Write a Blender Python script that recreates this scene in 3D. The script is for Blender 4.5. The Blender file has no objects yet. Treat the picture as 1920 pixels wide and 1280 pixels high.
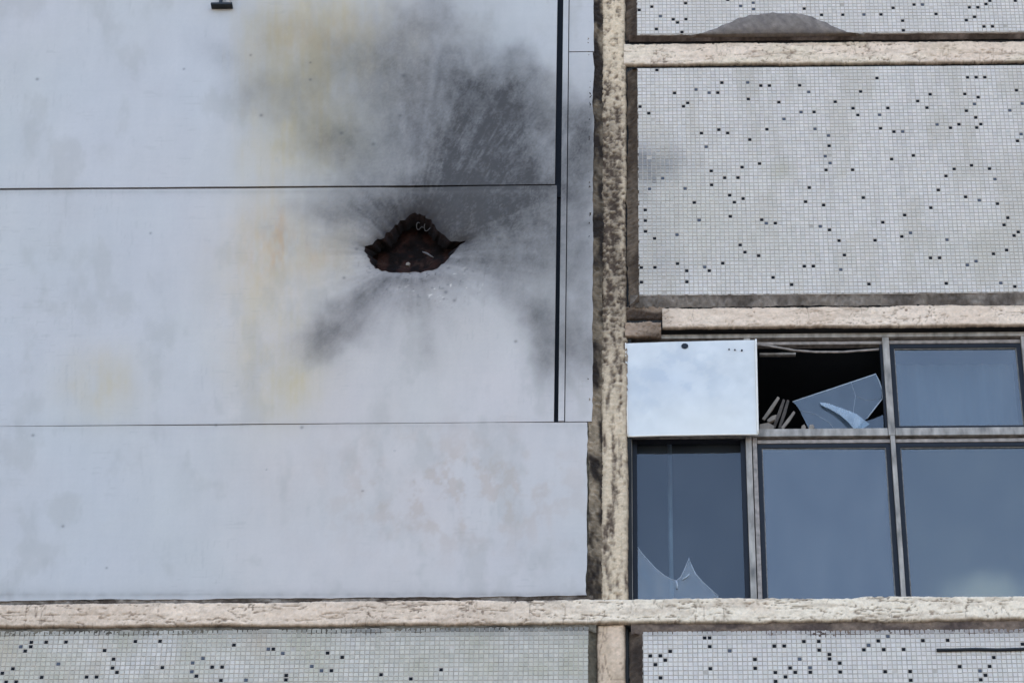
import bpy, math, random
import numpy as np
from mathutils import Vector, Matrix

# ------------------------------------------------------------------ camera
scene = bpy.context.scene
random.seed(11)
F, PCX, PCY = 5280.0, 1201.0, 640.0          # focal length and principal point, for a 1920 px wide picture
PITCH, ROLL = math.radians(35.0), -0.008
CAM = Vector((0.0, -12.5, 1.6))              # a person standing on the ground, 12.5 m from the facade
RM = Matrix.Rotation(math.pi / 2 + PITCH, 3, 'X') @ Matrix.Rotation(ROLL, 3, 'Z')
cd = bpy.data.cameras.new('camera')
cam = bpy.data.objects.new('camera', cd)
scene.collection.objects.link(cam)
cam.location = CAM
cam.rotation_euler = RM.to_euler()
cd.sensor_width = 36.0
cd.lens = F / 1920.0 * 36.0
cd.shift_x = -(PCX - 960.0) / 1920.0
cd.clip_end = 3000.0
scene.camera = cam

# ------------------------------------------------------------------ sky, sun, exposure
SUN_EL = math.radians(38.0)
world = bpy.data.worlds.new('World')
scene.world = world
world.use_nodes = True
wn = world.node_tree.nodes
wl = world.node_tree.links
wn.clear()
sky = wn.new('ShaderNodeTexSky')
sky.sky_type = 'NISHITA'
sky.sun_disc = False
sky.sun_elevation = SUN_EL
sky.sun_rotation = 0.0                       # the sun stands behind the building: this facade lies in shade
sky.air_density = 1.0
sky.dust_density = 4.0
sky.ozone_density = 0.6
bg = wn.new('ShaderNodeBackground')
bg.inputs['Strength'].default_value = 0.15
wo = wn.new('ShaderNodeOutputWorld')
wl.new(sky.outputs[0], bg.inputs[0])
wl.new(bg.outputs[0], wo.inputs[0])
sd = bpy.data.lights.new('sun', 'SUN')
sd.energy = 3.0
sd.angle = math.radians(0.5)
sd.color = (1.0, 0.95, 0.88)
sun = bpy.data.objects.new('sun', sd)
scene.collection.objects.link(sun)
sun.rotation_euler = (-(math.pi / 2 - SUN_EL), 0, 0)
sun.location = (0, 40, 50)
scene.view_settings.view_transform = 'Standard'
scene.view_settings.look = 'None'
scene.view_settings.gamma = 1.0
scene.view_settings.use_curve_mapping = False
scene.view_settings.exposure = 2.45

# ------------------------------------------------------------------ helpers
COL = scene.collection


def W(px, py, Y=0.0):
    """point (x, z) of the upright plane y = Y that a survey mark (px, py) of the photograph falls on"""
    d = RM @ Vector(((px - PCX) / F, (PCY - py) / F, -1.0))
    t = (Y - CAM.y) / d.y
    return CAM.x + d.x * t, CAM.z + d.z * t


def WX(px, py, Y=0.0):
    return W(px, py, Y)[0]


def WZ(px, py, Y=0.0):
    return W(px, py, Y)[1]


RT = np.array(RM.transposed())


def chart(x, z, Y=0.0):
    """survey coordinates of facade points (wall chart used to lay out stains)"""
    x = np.asarray(x, float)
    z = np.asarray(z, float)
    p = np.stack([x - CAM.x, np.full_like(x, Y - CAM.y), z - CAM.z])
    c = np.tensordot(RT, p, axes=(1, 0))
    return PCX + F * c[0] / -c[2], PCY - F * c[1] / -c[2]


def srgb(r, g, b):
    c = np.array([r, g, b], float) / 255.0
    return np.where(c <= 0.04045, c / 12.92, ((c + 0.055) / 1.055) ** 2.4)


ILL = np.array((0.93,1.165,1.56))


def alb(r, g, b):
    """surface colour that shows as this sRGB value in the open shade of this facade"""
    return np.clip(srgb(r, g, b) / ILL, 0.0, 0.86)


def hash2(ix, iy, seed):
    h = (ix.astype(np.int64) * 374761393 + iy.astype(np.int64) * 668265263 + seed * 974634777) & 0xFFFFFFFF
    h = ((h ^ (h >> 13)) * 1274126177) & 0xFFFFFFFF
    return ((h ^ (h >> 16)) & 0xFFFF) / 65535.0


def vnoise(x, y, seed=0):
    x = np.asarray(x, float)
    y = np.asarray(y, float)
    x, y = np.broadcast_arrays(x, y)
    ix = np.floor(x)
    iy = np.floor(y)
    fx = x - ix
    fy = y - iy
    fx = fx * fx * (3 - 2 * fx)
    fy = fy * fy * (3 - 2 * fy)
    a = hash2(ix, iy, seed)
    b = hash2(ix + 1, iy, seed)
    c = hash2(ix, iy + 1, seed)
    d = hash2(ix + 1, iy + 1, seed)
    return (a * (1 - fx) + b * fx) * (1 - fy) + (c * (1 - fx) + d * fx) * fy


def fbm(x, y, seed=0, octaves=4, gain=0.5):
    s = 0.0
    amp = 1.0
    tot = 0.0
    for o in range(octaves):
        s = s + amp * vnoise(x * 2 ** o + 17.3 * o, y * 2 ** o - 9.1 * o, seed + o)
        tot += amp
        amp *= gain
    return s / tot


def sstep(a, b, x):
    t = np.clip((x - a) / (b - a), 0, 1)
    return t * t * (3 - 2 * t)


def tag(o, label=None, category=None, group=None, kind=None):
    if label:
        o['label'] = label
    if category:
        o['category'] = category
    if group:
        o['group'] = group
    if kind:
        o['kind'] = kind
    return o


def link(name, me, mat, parent=None):
    o = bpy.data.objects.new(name, me)
    COL.objects.link(o)
    if mat is not None and len(me.materials) == 0:
        me.materials.append(mat)
    if parent is not None:
        o.parent = parent
    return o


def mesh_np(name, verts, faces, color=None, smooth=False):
    """verts (n,3), faces (m,4) or (m,3)"""
    verts = np.asarray(verts, np.float32).reshape(-1, 3)
    faces = np.asarray(faces, np.int32)
    k = faces.shape[1]
    me = bpy.data.meshes.new(name)
    me.vertices.add(len(verts))
    me.vertices.foreach_set('co', verts.ravel())
    me.loops.add(faces.size)
    me.loops.foreach_set('vertex_index', faces.ravel())
    me.polygons.add(len(faces))
    me.polygons.foreach_set('loop_start', np.arange(0, faces.size, k, dtype=np.int32))
    me.polygons.foreach_set('loop_total', np.full(len(faces), k, np.int32))
    me.polygons.foreach_set('use_smooth', np.full(len(faces), bool(smooth)))
    if color is not None:
        color = np.asarray(color, np.float32).reshape(-1, 3)
        a = me.attributes.new('tint', 'FLOAT_COLOR', 'POINT')
        a.data.foreach_set('color', np.concatenate([color, np.ones((len(color), 1), np.float32)], 1).ravel())
    me.update(calc_edges=True)
    me.validate()
    return me


def grid_faces(n, m, keep=None):
    i, j = np.meshgrid(np.arange(n - 1), np.arange(m - 1), indexing='ij')
    a = i * m + j
    f = np.stack([a, a + m, a + m + 1, a + 1], -1)
    if keep is not None:
        f = f[keep]
    return f.reshape(-1, 4)


def grid_obj(name, X, Y, Z, mat, parent=None, color=None, keep=None, smooth=True):
    """X, Y, Z: (n, m) arrays; first index to the right, second index upward -> faces look towards -y"""
    n, m = X.shape
    V = np.stack([X, Y, Z], -1)
    return link(name, mesh_np(name, V, grid_faces(n, m, keep), color, smooth), mat, parent)


BOXF = [(0, 1, 5, 4), (1, 3, 7, 5), (3, 2, 6, 7), (2, 0, 4, 6), (4, 5, 7, 6), (0, 2, 3, 1)]


def box_vf(x0, x1, y0, y1, z0, z1):
    v = [(x, y, z) for z in (z0, z1) for y in (y0, y1) for x in (x0, x1)]
    return v, BOXF


def boxes_mesh(name, boxes, bevel=0.0):
    vs, fs = [], []
    for b in boxes:
        v, f = box_vf(*b)
        k = len(vs)
        vs += v
        fs += [tuple(i + k for i in q) for q in f]
    me = bpy.data.meshes.new(name)
    me.from_pydata(vs, [], fs)
    if bevel > 0:
        import bmesh
        bm = bmesh.new()
        bm.from_mesh(me)
        bmesh.ops.bevel(bm, geom=bm.edges[:], offset=bevel, segments=2, affect='EDGES', profile=0.5)
        bm.to_mesh(me)
        bm.free()
    me.update()
    return me


def boxes(name, bl, mat, parent=None, bevel=0.0):
    return link(name, boxes_mesh(name, bl, bevel), mat, parent)


def prism(name, poly, y0, y1, mat, parent=None, tilt=None):
    """flat plate with outline poly [(x, z)] between y0 (front) and y1 (back); tilt(x, z) shifts y"""
    n = len(poly)
    tl = tilt or (lambda x, z: 0.0)
    vs = [(x, y0 + tl(x, z), z) for x, z in poly] + [(x, y1 + tl(x, z), z) for x, z in poly]
    fs = [tuple(range(n)), tuple(range(2 * n - 1, n - 1, -1))]
    fs += [(i, i + n, (i + 1) % n + n, (i + 1) % n) for i in range(n)]
    me = bpy.data.meshes.new(name)
    me.from_pydata(vs, [], fs)
    me.update()
    import bmesh
    bm = bmesh.new()
    bm.from_mesh(me)
    bmesh.ops.recalc_face_normals(bm, faces=bm.faces[:])
    bm.to_mesh(me)
    bm.free()
    return link(name, me, mat, parent)


def tube(name, pts, rad, mat, parent=None, seg=8):
    """bent rod through 3-D points, rad a number or one per point"""
    pts = [Vector(p) for p in pts]
    rads = rad if isinstance(rad, (list, tuple)) else [rad] * len(pts)
    vs, fs = [], []
    up = Vector((0.31, 0.2, 0.93)).normalized()
    for i, p in enumerate(pts):
        d = (pts[min(i + 1, len(pts) - 1)] - pts[max(i - 1, 0)]).normalized()
        a = d.cross(up)
        if a.length < 1e-3:
            a = d.cross(Vector((1, 0, 0)))
        a.normalize()
        b = d.cross(a)
        for k in range(seg):
            t = 2 * math.pi * k / seg
            q = p + (a * math.cos(t) + b * math.sin(t)) * rads[i]
            vs.append(tuple(q))
    for i in range(len(pts) - 1):
        for k in range(seg):
            fs.append((i * seg + k, i * seg + (k + 1) % seg, (i + 1) * seg + (k + 1) % seg, (i + 1) * seg + k))
    fs.append(tuple(range(seg - 1, -1, -1)))
    fs.append(tuple(range((len(pts) - 1) * seg, len(pts) * seg)))
    me = bpy.data.meshes.new(name)
    me.from_pydata(vs, [], fs)
    for p in me.polygons:
        p.use_smooth = len(p.vertices) == 4
    me.update()
    return link(name, me, mat, parent)


# ------------------------------------------------------------------ materials
def material(name, color=(0.5, 0.5, 0.5), rough=0.7, var=0.15, scale=20.0, bump=0.2, bump_scale=60.0, bump_dist=0.002,
             tint=False, metallic=0.0, spec=0.5, stretch=(1, 1, 1), rough_var=0.1):
    m = bpy.data.materials.new(name)
    m.use_nodes = True
    nt = m.node_tree
    N, L = nt.nodes, nt.links
    b = N['Principled BSDF']
    tc = N.new('ShaderNodeTexCoord')
    mp = N.new('ShaderNodeMapping')
    mp.inputs['Scale'].default_value = stretch
    L.new(tc.outputs['Object'], mp.inputs['Vector'])
    nz = N.new('ShaderNodeTexNoise')
    nz.inputs['Scale'].default_value = scale
    nz.inputs['Detail'].default_value = 6
    L.new(mp.outputs[0], nz.inputs['Vector'])
    mr = N.new('ShaderNodeMapRange')
    mr.inputs['From Min'].default_value = 0.25
    mr.inputs['From Max'].default_value = 0.75
    mr.inputs['To Min'].default_value = 1 - var
    mr.inputs['To Max'].default_value = 1 + var
    L.new(nz.outputs['Fac'], mr.inputs['Value'])
    mx = N.new('ShaderNodeMix')
    mx.data_type = 'RGBA'
    mx.blend_type = 'MULTIPLY'
    mx.inputs['Factor'].default_value = 1.0
    if tint:
        at = N.new('ShaderNodeAttribute')
        at.attribute_name = 'tint'
        L.new(at.outputs['Color'], mx.inputs['A'])
    else:
        mx.inputs['A'].default_value = (*color, 1)
    L.new(mr.outputs[0], mx.inputs['B'])
    L.new(mx.outputs['Result'], b.inputs['Base Color'])
    rr = N.new('ShaderNodeMapRange')
    rr.inputs['To Min'].default_value = max(0.02, rough - rough_var)
    rr.inputs['To Max'].default_value = min(1.0, rough + rough_var)
    L.new(nz.outputs['Fac'], rr.inputs['Value'])
    L.new(rr.outputs[0], b.inputs['Roughness'])
    b.inputs['Metallic'].default_value = metallic
    b.inputs['Specular IOR Level'].default_value = spec
    if bump > 0:
        n2 = N.new('ShaderNodeTexNoise')
        n2.inputs['Scale'].default_value = bump_scale
        n2.inputs['Detail'].default_value = 8
        L.new(mp.outputs[0], n2.inputs['Vector'])
        bp = N.new('ShaderNodeBump')
        bp.inputs['Strength'].default_value = bump
        bp.inputs['Distance'].default_value = bump_dist
        L.new(n2.outputs['Fac'], bp.inputs['Height'])
        L.new(bp.outputs[0], b.inputs['Normal'])
    return m


def glass_material(name, refl, dirt, dirt_col, dirt_scale=6.0, smear=None):
    m = bpy.data.materials.new(name)
    m.use_nodes = True
    nt = m.node_tree
    N, L = nt.nodes, nt.links
    N.clear()
    out = N.new('ShaderNodeOutputMaterial')
    fr = N.new('ShaderNodeFresnel')
    fr.inputs['IOR'].default_value = 1.5
    mrf = N.new('ShaderNodeMapRange')             # coated glass: base reflectance plus the rise towards grazing angles
    mrf.inputs['To Min'].default_value = refl
    mrf.inputs['To Max'].default_value = 1.0
    L.new(fr.outputs[0], mrf.inputs['Value'])
    geo = N.new('ShaderNodeNewGeometry')
    frontf = N.new('ShaderNodeMath')
    frontf.operation = 'SUBTRACT'
    frontf.inputs[0].default_value = 1.0
    L.new(geo.outputs['Backfacing'], frontf.inputs[1])
    facm = N.new('ShaderNodeMath')
    facm.operation = 'MULTIPLY'
    L.new(mrf.outputs[0], facm.inputs[0])
    L.new(frontf.outputs[0], facm.inputs[1])
    tr = N.new('ShaderNodeBsdfTransparent')
    tr.inputs['Color'].default_value = (0.78, 0.84, 0.86, 1)
    gl = N.new('ShaderNodeBsdfGlossy')
    gl.inputs['Roughness'].default_value = 0.02
    mix = N.new('ShaderNodeMixShader')
    L.new(facm.outputs[0], mix.inputs[0])
    L.new(tr.outputs[0], mix.inputs[1])
    L.new(gl.outputs[0], mix.inputs[2])
    df = N.new('ShaderNodeBsdfDiffuse')
    df.inputs['Color'].default_value = (*dirt_col, 1)
    tc = N.new('ShaderNodeTexCoord')
    mp = N.new('ShaderNodeMapping')
    mp.inputs['Scale'].default_value = (1.0, 1.0, 0.45)
    L.new(tc.outputs['Object'], mp.inputs['Vector'])
    nz = N.new('ShaderNodeTexNoise')
    nz.inputs['Scale'].default_value = dirt_scale
    nz.inputs['Detail'].default_value = 5
    nz.inputs['Roughness'].default_value = 0.55
    L.new(mp.outputs[0], nz.inputs['Vector'])
    mr = N.new('ShaderNodeMapRange')
    mr.inputs['From Min'].default_value = 0.3
    mr.inputs['From Max'].default_value = 0.75
    mr.inputs['To Min'].default_value = dirt * 0.5
    mr.inputs['To Max'].default_value = dirt * 1.6
    L.new(nz.outputs['Fac'], mr.inputs['Value'])
    dirt_out = mr.outputs[0]
    if smear is not None:                        # soft pale patch painted in for a cloud reflected in the pane
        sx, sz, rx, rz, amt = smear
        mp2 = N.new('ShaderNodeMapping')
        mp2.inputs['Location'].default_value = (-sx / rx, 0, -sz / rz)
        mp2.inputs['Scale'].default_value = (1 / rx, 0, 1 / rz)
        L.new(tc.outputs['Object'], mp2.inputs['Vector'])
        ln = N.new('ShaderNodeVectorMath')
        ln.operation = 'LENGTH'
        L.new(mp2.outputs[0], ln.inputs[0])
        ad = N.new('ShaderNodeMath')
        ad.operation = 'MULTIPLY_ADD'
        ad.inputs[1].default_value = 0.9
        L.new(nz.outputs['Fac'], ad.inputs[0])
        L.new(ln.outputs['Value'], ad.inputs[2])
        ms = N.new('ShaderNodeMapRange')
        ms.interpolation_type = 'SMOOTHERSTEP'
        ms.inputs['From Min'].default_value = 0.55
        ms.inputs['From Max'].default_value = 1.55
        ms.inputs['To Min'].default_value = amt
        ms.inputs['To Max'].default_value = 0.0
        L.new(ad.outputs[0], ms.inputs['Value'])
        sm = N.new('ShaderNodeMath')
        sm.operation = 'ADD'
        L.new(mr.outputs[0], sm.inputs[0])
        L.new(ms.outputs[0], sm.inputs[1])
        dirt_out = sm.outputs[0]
    m2 = N.new('ShaderNodeMixShader')
    L.new(dirt_out, m2.inputs[0])
    L.new(mix.outputs[0], m2.inputs[1])
    L.new(df.outputs[0], m2.inputs[2])
    L.new(m2.outputs[0], out.inputs['Surface'])
    return m


def t3(c):
    return tuple(float(v) for v in c)


M = {}
M['paint'] = material('painted_cladding', tint=True, rough=0.62, var=0.04, scale=9.0, bump=0.12, spec=0.3, bump_scale=130.0,
                      bump_dist=0.0008, stretch=(1, 1, 0.4))
M['mortar'] = material('joint_mortar', tint=True, rough=0.92, var=0.13, scale=45.0, bump=0.6, bump_scale=140.0, bump_dist=0.003, spec=0.2)
M['concrete'] = material('rough_concrete', tint=True, rough=0.95, var=0.22, scale=35.0, bump=0.7, bump_scale=120.0, bump_dist=0.004, spec=0.2)
M['tile'] = material('glazed_mosaic', tint=True, rough=0.45, var=0.05, scale=60.0, bump=0.08, bump_scale=200.0, bump_dist=0.0006)
M['dark_tile'] = material('dark_glazed_mosaic', color=(0.005, 0.005, 0.007), rough=0.6, var=0.3, scale=40.0, bump=0.0, spec=0.12)
M['grout'] = material('cement_grout', color=t3(alb(176, 178, 184)), rough=0.95, var=0.25, scale=14.0, bump=0.3, bump_scale=200.0, spec=0.2)
M['core'] = material('bare_concrete', color=(0.22, 0.21, 0.20), rough=0.95, var=0.2, scale=3.0, bump=0.4, bump_scale=30.0)
M['dark_core'] = material('near_black_concrete', color=(0.03, 0.028, 0.027), rough=0.95, var=0.3, scale=3.0, bump=0.4, bump_scale=30.0, spec=0.1)  # near-black bed behind the joint gaps
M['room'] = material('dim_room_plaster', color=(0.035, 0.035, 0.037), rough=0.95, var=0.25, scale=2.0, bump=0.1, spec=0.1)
M['char'] = material('charred_insulation', tint=True, rough=0.9, var=0.3, scale=40.0, bump=0.8, bump_scale=70.0, bump_dist=0.01, spec=0.2)
M['frame'] = material('weathered_grey_paint', color=t3(alb(148, 150, 156)), rough=0.75, var=0.55, scale=26.0, bump=0.4, bump_scale=90.0,
                      bump_dist=0.002, stretch=(1, 1, 0.35))
M['sash'] = material('grey_sash_paint', color=t3(alb(144, 142, 147)), rough=0.7, var=0.5, scale=30.0, bump=0.4, bump_scale=90.0, bump_dist=0.002)
M['gasket'] = material('black_rubber', color=(0.012, 0.013, 0.018), rough=0.7, var=0.3, scale=30.0, bump=0.2, spec=0.3)
M['glass'] = glass_material('window_glass', 0.085, 0.055, t3(alb(170, 185, 205)))
M['glass_reflected'] = glass_material('painted_reflection_glass', 0.085, 0.05, t3(alb(172, 186, 188)), 4.0, (0.04, -0.45, 0.34, 0.23, 0.32))  # its pale greenish patch stands for a reflected cloud
M['glass_dark'] = glass_material('inner_window_glass', 0.03, 0.035, t3(alb(150, 165, 190)))
M['shard'] = glass_material('broken_glass', 0.045, 0.06, t3(alb(150, 172, 205)), 14.0)
M['film_glass'] = glass_material('bent_clear_plastic', 0.10, 0.34, t3(alb(176, 200, 232)), 20.0)
M['stub_glass'] = glass_material('dusty_glass_stub', 0.06, 0.12, t3(alb(176, 184, 196)), 16.0)
M['sheet'] = material('white_plastic_sheet', tint=True, rough=0.4, var=0.03, scale=6.0, bump=0.1, bump_scale=8.0, bump_dist=0.004)
M['black_metal'] = material('black_iron', color=(0.012, 0.012, 0.013), rough=0.6, var=0.3, scale=50.0, bump=0.3, spec=0.4)
M['faded_tile'] = material('faded_glazed_mosaic', color=(0.06, 0.062, 0.075), rough=0.5, var=0.4, scale=40.0, bump=0.0, spec=0.35)
M['splinter'] = material('raw_splintered_wood', color=t3(alb(124, 121, 121)), rough=0.8, var=0.3, scale=60.0, bump=0.4, stretch=(1, 1, 0.2))
M['wire'] = material('bare_wire', color=(0.13, 0.11, 0.10), rough=0.5, var=0.3, scale=60.0, bump=0.1)
M['film'] = material('pale_plastic_film', color=t3(alb(165, 185, 215)), rough=0.3, var=0.15, scale=30.0, bump=0.2)
M['cloth'] = material('pale_green_cloth', color=(0.15, 0.155, 0.085), rough=0.9, var=0.15, scale=12.0, bump=0.4)
M['dark_wood'] = material('smoked_wood', color=t3(alb(74, 70, 70)), rough=0.85, var=0.4, scale=50.0, bump=0.4)
M['curtain'] = material('thin_grey_curtain', color=(0.075, 0.08, 0.085), rough=0.95, var=0.25, scale=5.0, bump=0.2, stretch=(1, 1, 0.2))
M['asphalt'] = material('asphalt', color=(0.10, 0.098, 0.092), rough=0.95, var=0.25, scale=1.2, bump=0.5, bump_scale=80.0, bump_dist=0.01, spec=0.2)

# ------------------------------------------------------------------ ground and building core
gm = bpy.data.meshes.new('ground')
gm.from_pydata([(-1200, -1200, 0), (1200, -1200, 0), (1200, 1200, 0), (-1200, 1200, 0)], [], [(0, 1, 2, 3)])
tag(link('ground', gm, M['asphalt']), kind='structure', label='plain asphalt ground at the foot of the building')

XL, XR = -5.3, 4.05                     # detailed stretch of the facade
ZT = WZ(960, 0) + 0.55
ZB = WZ(960, 1280) - 0.55
building = bpy.data.objects.new('panel_building', None)
COL.objects.link(building)
building.location = (0, 0, 0)
tag(building, 'pale panel building with mosaic tiles, cladding and a burnt hole in its wall', 'building')

XW0 = WX(1179, 900, 0.085)              # window opening
XW1 = XR - 0.05
ZW0 = WZ(1500, 1120, -0.015) - 0.02
ZW1 = WZ(1500, 614, 0.03)
HB, HW = 19.0, 13.0
DB = 11.0
core = []
XC = WX(1150, 640, 0.05)
core.append((-HW, XC - 0.05, 0.30, DB, 0, HB))                     # wall behind the cladding
core.append((XC - 0.05, XW0 - 0.02, 0.101, DB, 0, HB))
core.append((XW0 - 0.02, XW1, 0.101, DB, 0, ZW0 - 0.012))            # below the window
core.append((XW0 - 0.02, XW1, 0.101, DB, ZW1 + 0.008, HB))           # above it
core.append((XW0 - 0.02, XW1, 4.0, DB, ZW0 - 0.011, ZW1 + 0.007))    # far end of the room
core.append((XW1, HW, 0.101, DB, 0, HB))
core.append((-HW, XL, 0.0, 0.299, 0, HB))                           # plain wall beyond the cladding
core.append((XL, XC - 0.06, 0.02, 0.299, 0, ZB + 0.02))
core.append((XL, XC - 0.06, 0.02, 0.299, ZT - 0.02, HB))
core.append((XC - 0.06, XW1, 0.02, 0.1, 0, ZB + 0.01))
core.append((XC - 0.06, XW1, 0.02, 0.1, ZT - 0.01, HB))
core.append((XR - 0.02, HW, 0.02, 0.1, 0, HB))
boxes('wall', core, M['core'], building)
# lining of the dark room behind the band window: floor, ceiling, side and back
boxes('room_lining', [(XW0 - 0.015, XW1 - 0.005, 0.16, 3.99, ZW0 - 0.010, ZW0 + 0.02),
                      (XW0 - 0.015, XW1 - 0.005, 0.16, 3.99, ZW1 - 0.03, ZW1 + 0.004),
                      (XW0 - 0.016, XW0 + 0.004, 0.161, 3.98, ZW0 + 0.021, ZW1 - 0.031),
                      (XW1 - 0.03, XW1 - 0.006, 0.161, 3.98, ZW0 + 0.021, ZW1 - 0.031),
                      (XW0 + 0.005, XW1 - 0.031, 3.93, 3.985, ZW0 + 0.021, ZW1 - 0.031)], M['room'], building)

# ------------------------------------------------------------------ stains of the burnt wall
HOLE_PX = [(781, 394), (769, 402), (757, 408), (742, 417), (737, 424), (730, 431), (720, 440), (709, 447), (697, 453), (681, 457),
           (684, 467), (689, 478), (694, 488), (700, 497), (707, 502), (716, 506), (729, 508), (742, 509), (757, 510), (773, 509),
           (789, 508), (803, 506), (812, 504), (820, 500), (828, 494), (836, 486), (845, 477), (854, 467), (863, 457), (875, 448),
           (864, 450), (852, 450), (843, 446), (833, 440), (824, 432), (817, 425), (811, 414), (803, 407), (795, 402), (788, 399)]
HP = []
for i_ in range(len(HOLE_PX)):
    p_, q_ = np.array(HOLE_PX[i_], float), np.array(HOLE_PX[(i_ + 1) % len(HOLE_PX)], float)
    for t_ in (0.0, 0.5):
        jx, jy = hash2(np.array(i_ * 2 + int(t_ * 2)), np.array(7), 5) - 0.5, hash2(np.array(i_ * 2 + int(t_ * 2)), np.array(9), 6) - 0.5
        amp_ = 5.5 if p_[1] < 470 else 3.0
        HP.append(p_ * (1 - t_) + q_ * t_ + amp_ * np.array([jx, jy]) + (0, -3))
HP = np.array(HP)
HOLE = np.array([W(u, v) for u, v in HP])


def seg_dist(P, A, B):
    d = B - A
    t = np.clip(((P - A) @ d) / (d @ d), 0, 1)
    Q = A + t[:, None] * d
    return np.hypot(*(P - Q).T), Q


def poly_near(P, poly):
    best = np.full(len(P), 1e9)
    bq = np.zeros_like(P)
    for i in range(len(poly)):
        dd, q = seg_dist(P, poly[i], poly[(i + 1) % len(poly)])
        m = dd < best
        best[m] = dd[m]
        bq[m] = q[m]
    return best, bq


def poly_inside(P, poly):
    x, y = P[:, 0], P[:, 1]
    ins = np.zeros(len(P), bool)
    n = len(poly)
    for i in range(n):
        x0, y0 = poly[i]
        x1, y1 = poly[(i + 1) % n]
        if y0 == y1:
            continue
        c = ((y0 > y) != (y1 > y)) & (x < (x1 - x0) * (y - y0) / (y1 - y0) + x0)
        ins ^= c
    return ins


def gauss(u, v, cu, cv, ru, rv, ang=0.0):
    a = math.radians(ang)
    du, dv = u - cu, v - cv
    p = (du * math.cos(a) + dv * math.sin(a)) / ru
    q = (-du * math.sin(a) + dv * math.cos(a)) / rv
    return np.exp(-(p * p + q * q))


def soot_at(u, v):
    wu = u + 34 * (fbm(u / 55, v / 55, 3) - 0.5) + 10 * (fbm(u / 14, v / 14, 8) - 0.5)
    wv = v + 34 * (fbm(u / 55, v / 55, 5) - 0.5) + 10 * (fbm(u / 14, v / 14, 9) - 0.5)
    dx, dy = wu - 775, 470 - wv
    r = np.hypot(dx, dy)
    a = np.degrees(np.arctan2(dx, dy))
    r1 = np.hypot(u - 775, 470 - v)
    a1 = np.degrees(np.arctan2(u - 775, 470 - v))
    ray = fbm(a1 / 3.4, r1 / 320, 21, 3)
    ray2 = fbm(a1 / 1.4, r1 / 150, 25, 2)
    R0 = np.interp(a, [-40, -12, 0, 10, 22, 32, 42, 60, 80], [300, 400, 470, 460, 420, 440, 420, 380, 330])
    cloud = fbm(u / 90, v / 90, 31, 5)
    fan = sstep(-26, 4, a) * (1 - sstep(62, 90, a)) * (1 - sstep(R0 * 0.66, R0 * 1.02, r + 210 * (cloud - 0.5)))
    fan *= 0.66 + 0.24 * sstep(0, 22, a)
    fan *= 1 - 0.42 * gauss(u, v, 770, 320, 42, 42)
    fan *= 0.97 + 0.32 * (ray - 0.45) + 0.17 * (ray2 - 0.5)
    fan *= 0.93 + 0.35 * (cloud - 0.4)
    fan = np.where(v < 356, fan, fan * 0.84)
    halo = 0.62 * np.exp(-(r1 / 150) ** 2) * (0.35 + 1.1 * fbm(a1 / 5.0, r1 / 180, 27, 3)) * (0.55 + 0.45 * sstep(-60, 20, 470 - v))
    D = [np.clip(fan, 0, 0.85), np.clip(halo, 0, 0.6)]

    def g(cu, cv, ru, rv, s, ang=0.0):
        D.append(np.clip(s * gauss(wu, wv, cu, cv, ru, rv, ang) * (0.75 + 0.6 * (fbm(u / 26, v / 26, int(cu) % 97) - 0.2)), 0, 0.95))
    g(850, 70, 90, 80, 0.30)
    g(1088, 255, 60, 80, 0.80)
    g(1088, 340, 50, 60, 0.50)
    g(1088, 470, 60, 120, 0.50)
    g(1088, 640, 60, 75, 0.55)
    g(760, 55, 60, 60, 0.30)
    g(960, 290, 110, 75, 0.40)
    g(965, 185, 85, 85, 0.46)
    g(850, 265, 110, 75, 0.22)
    g(720, 180, 80, 130, 0.32)
    g(800, 400, 190, 80, 0.34)
    g(900, 470, 170, 90, 0.22)
    g(690, 320, 70, 60, 0.25)
    g(625, 265, 66, 50, 0.50)
    g(560, 180, 80, 60, 0.26)
    g(470, 170, 50, 55, 0.22)
    g(650, 110, 90, 80, 0.32)
    g(500, 60, 80, 60, 0.17)
    g(410, 105, 45, 26, 0.18, 20)
    g(690, 395, 100, 34, 0.46)
    g(810, 385, 90, 40, 0.62)
    g(930, 415, 110, 70, 0.58)
    g(1010, 440, 60, 80, 0.48)
    g(960, 500, 80, 40, 0.30)
    g(600, 392, 70, 22, 0.18)
    g(900, 490, 70, 26, 0.33)
    g(645, 595, 95, 36, 0.46, -42)
    g(600, 640, 56, 42, 0.42, -20)
    g(690, 548, 60, 18, 0.46, -28)
    g(660, 630, 60, 30, 0.30, -10)
    g(1000, 590, 40, 38, 0.62, 40)
    g(1032, 650, 30, 70, 0.46)
    g(740, 570, 80, 26, 0.20)
    g(955, 545, 36, 30, 0.30, 35)
    g(800, 640, 20, 40, 0.20)
    g(790, 545, 70, 24, 0.18)
    g(770, 525, 90, 12, 0.40)
    s = np.ones_like(u)
    for d in D:
        s = s * (1 - d)
    s = 1 - s
    fine = 0.6 * fbm(u / 15, v / 22, 33, 5, 0.65) + 0.28 * fbm(a1 / 2.2, r1 / 110, 35, 3) + 0.12 * fbm(u / 34, v / 30, 37, 5, 0.65)
    return np.clip(s * (1.0 + 0.55 * (fine - 0.48) + 0.16 * (vnoise(u / 2.2, v / 2.2, 39) - 0.5)), 0, 0.95)


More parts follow.
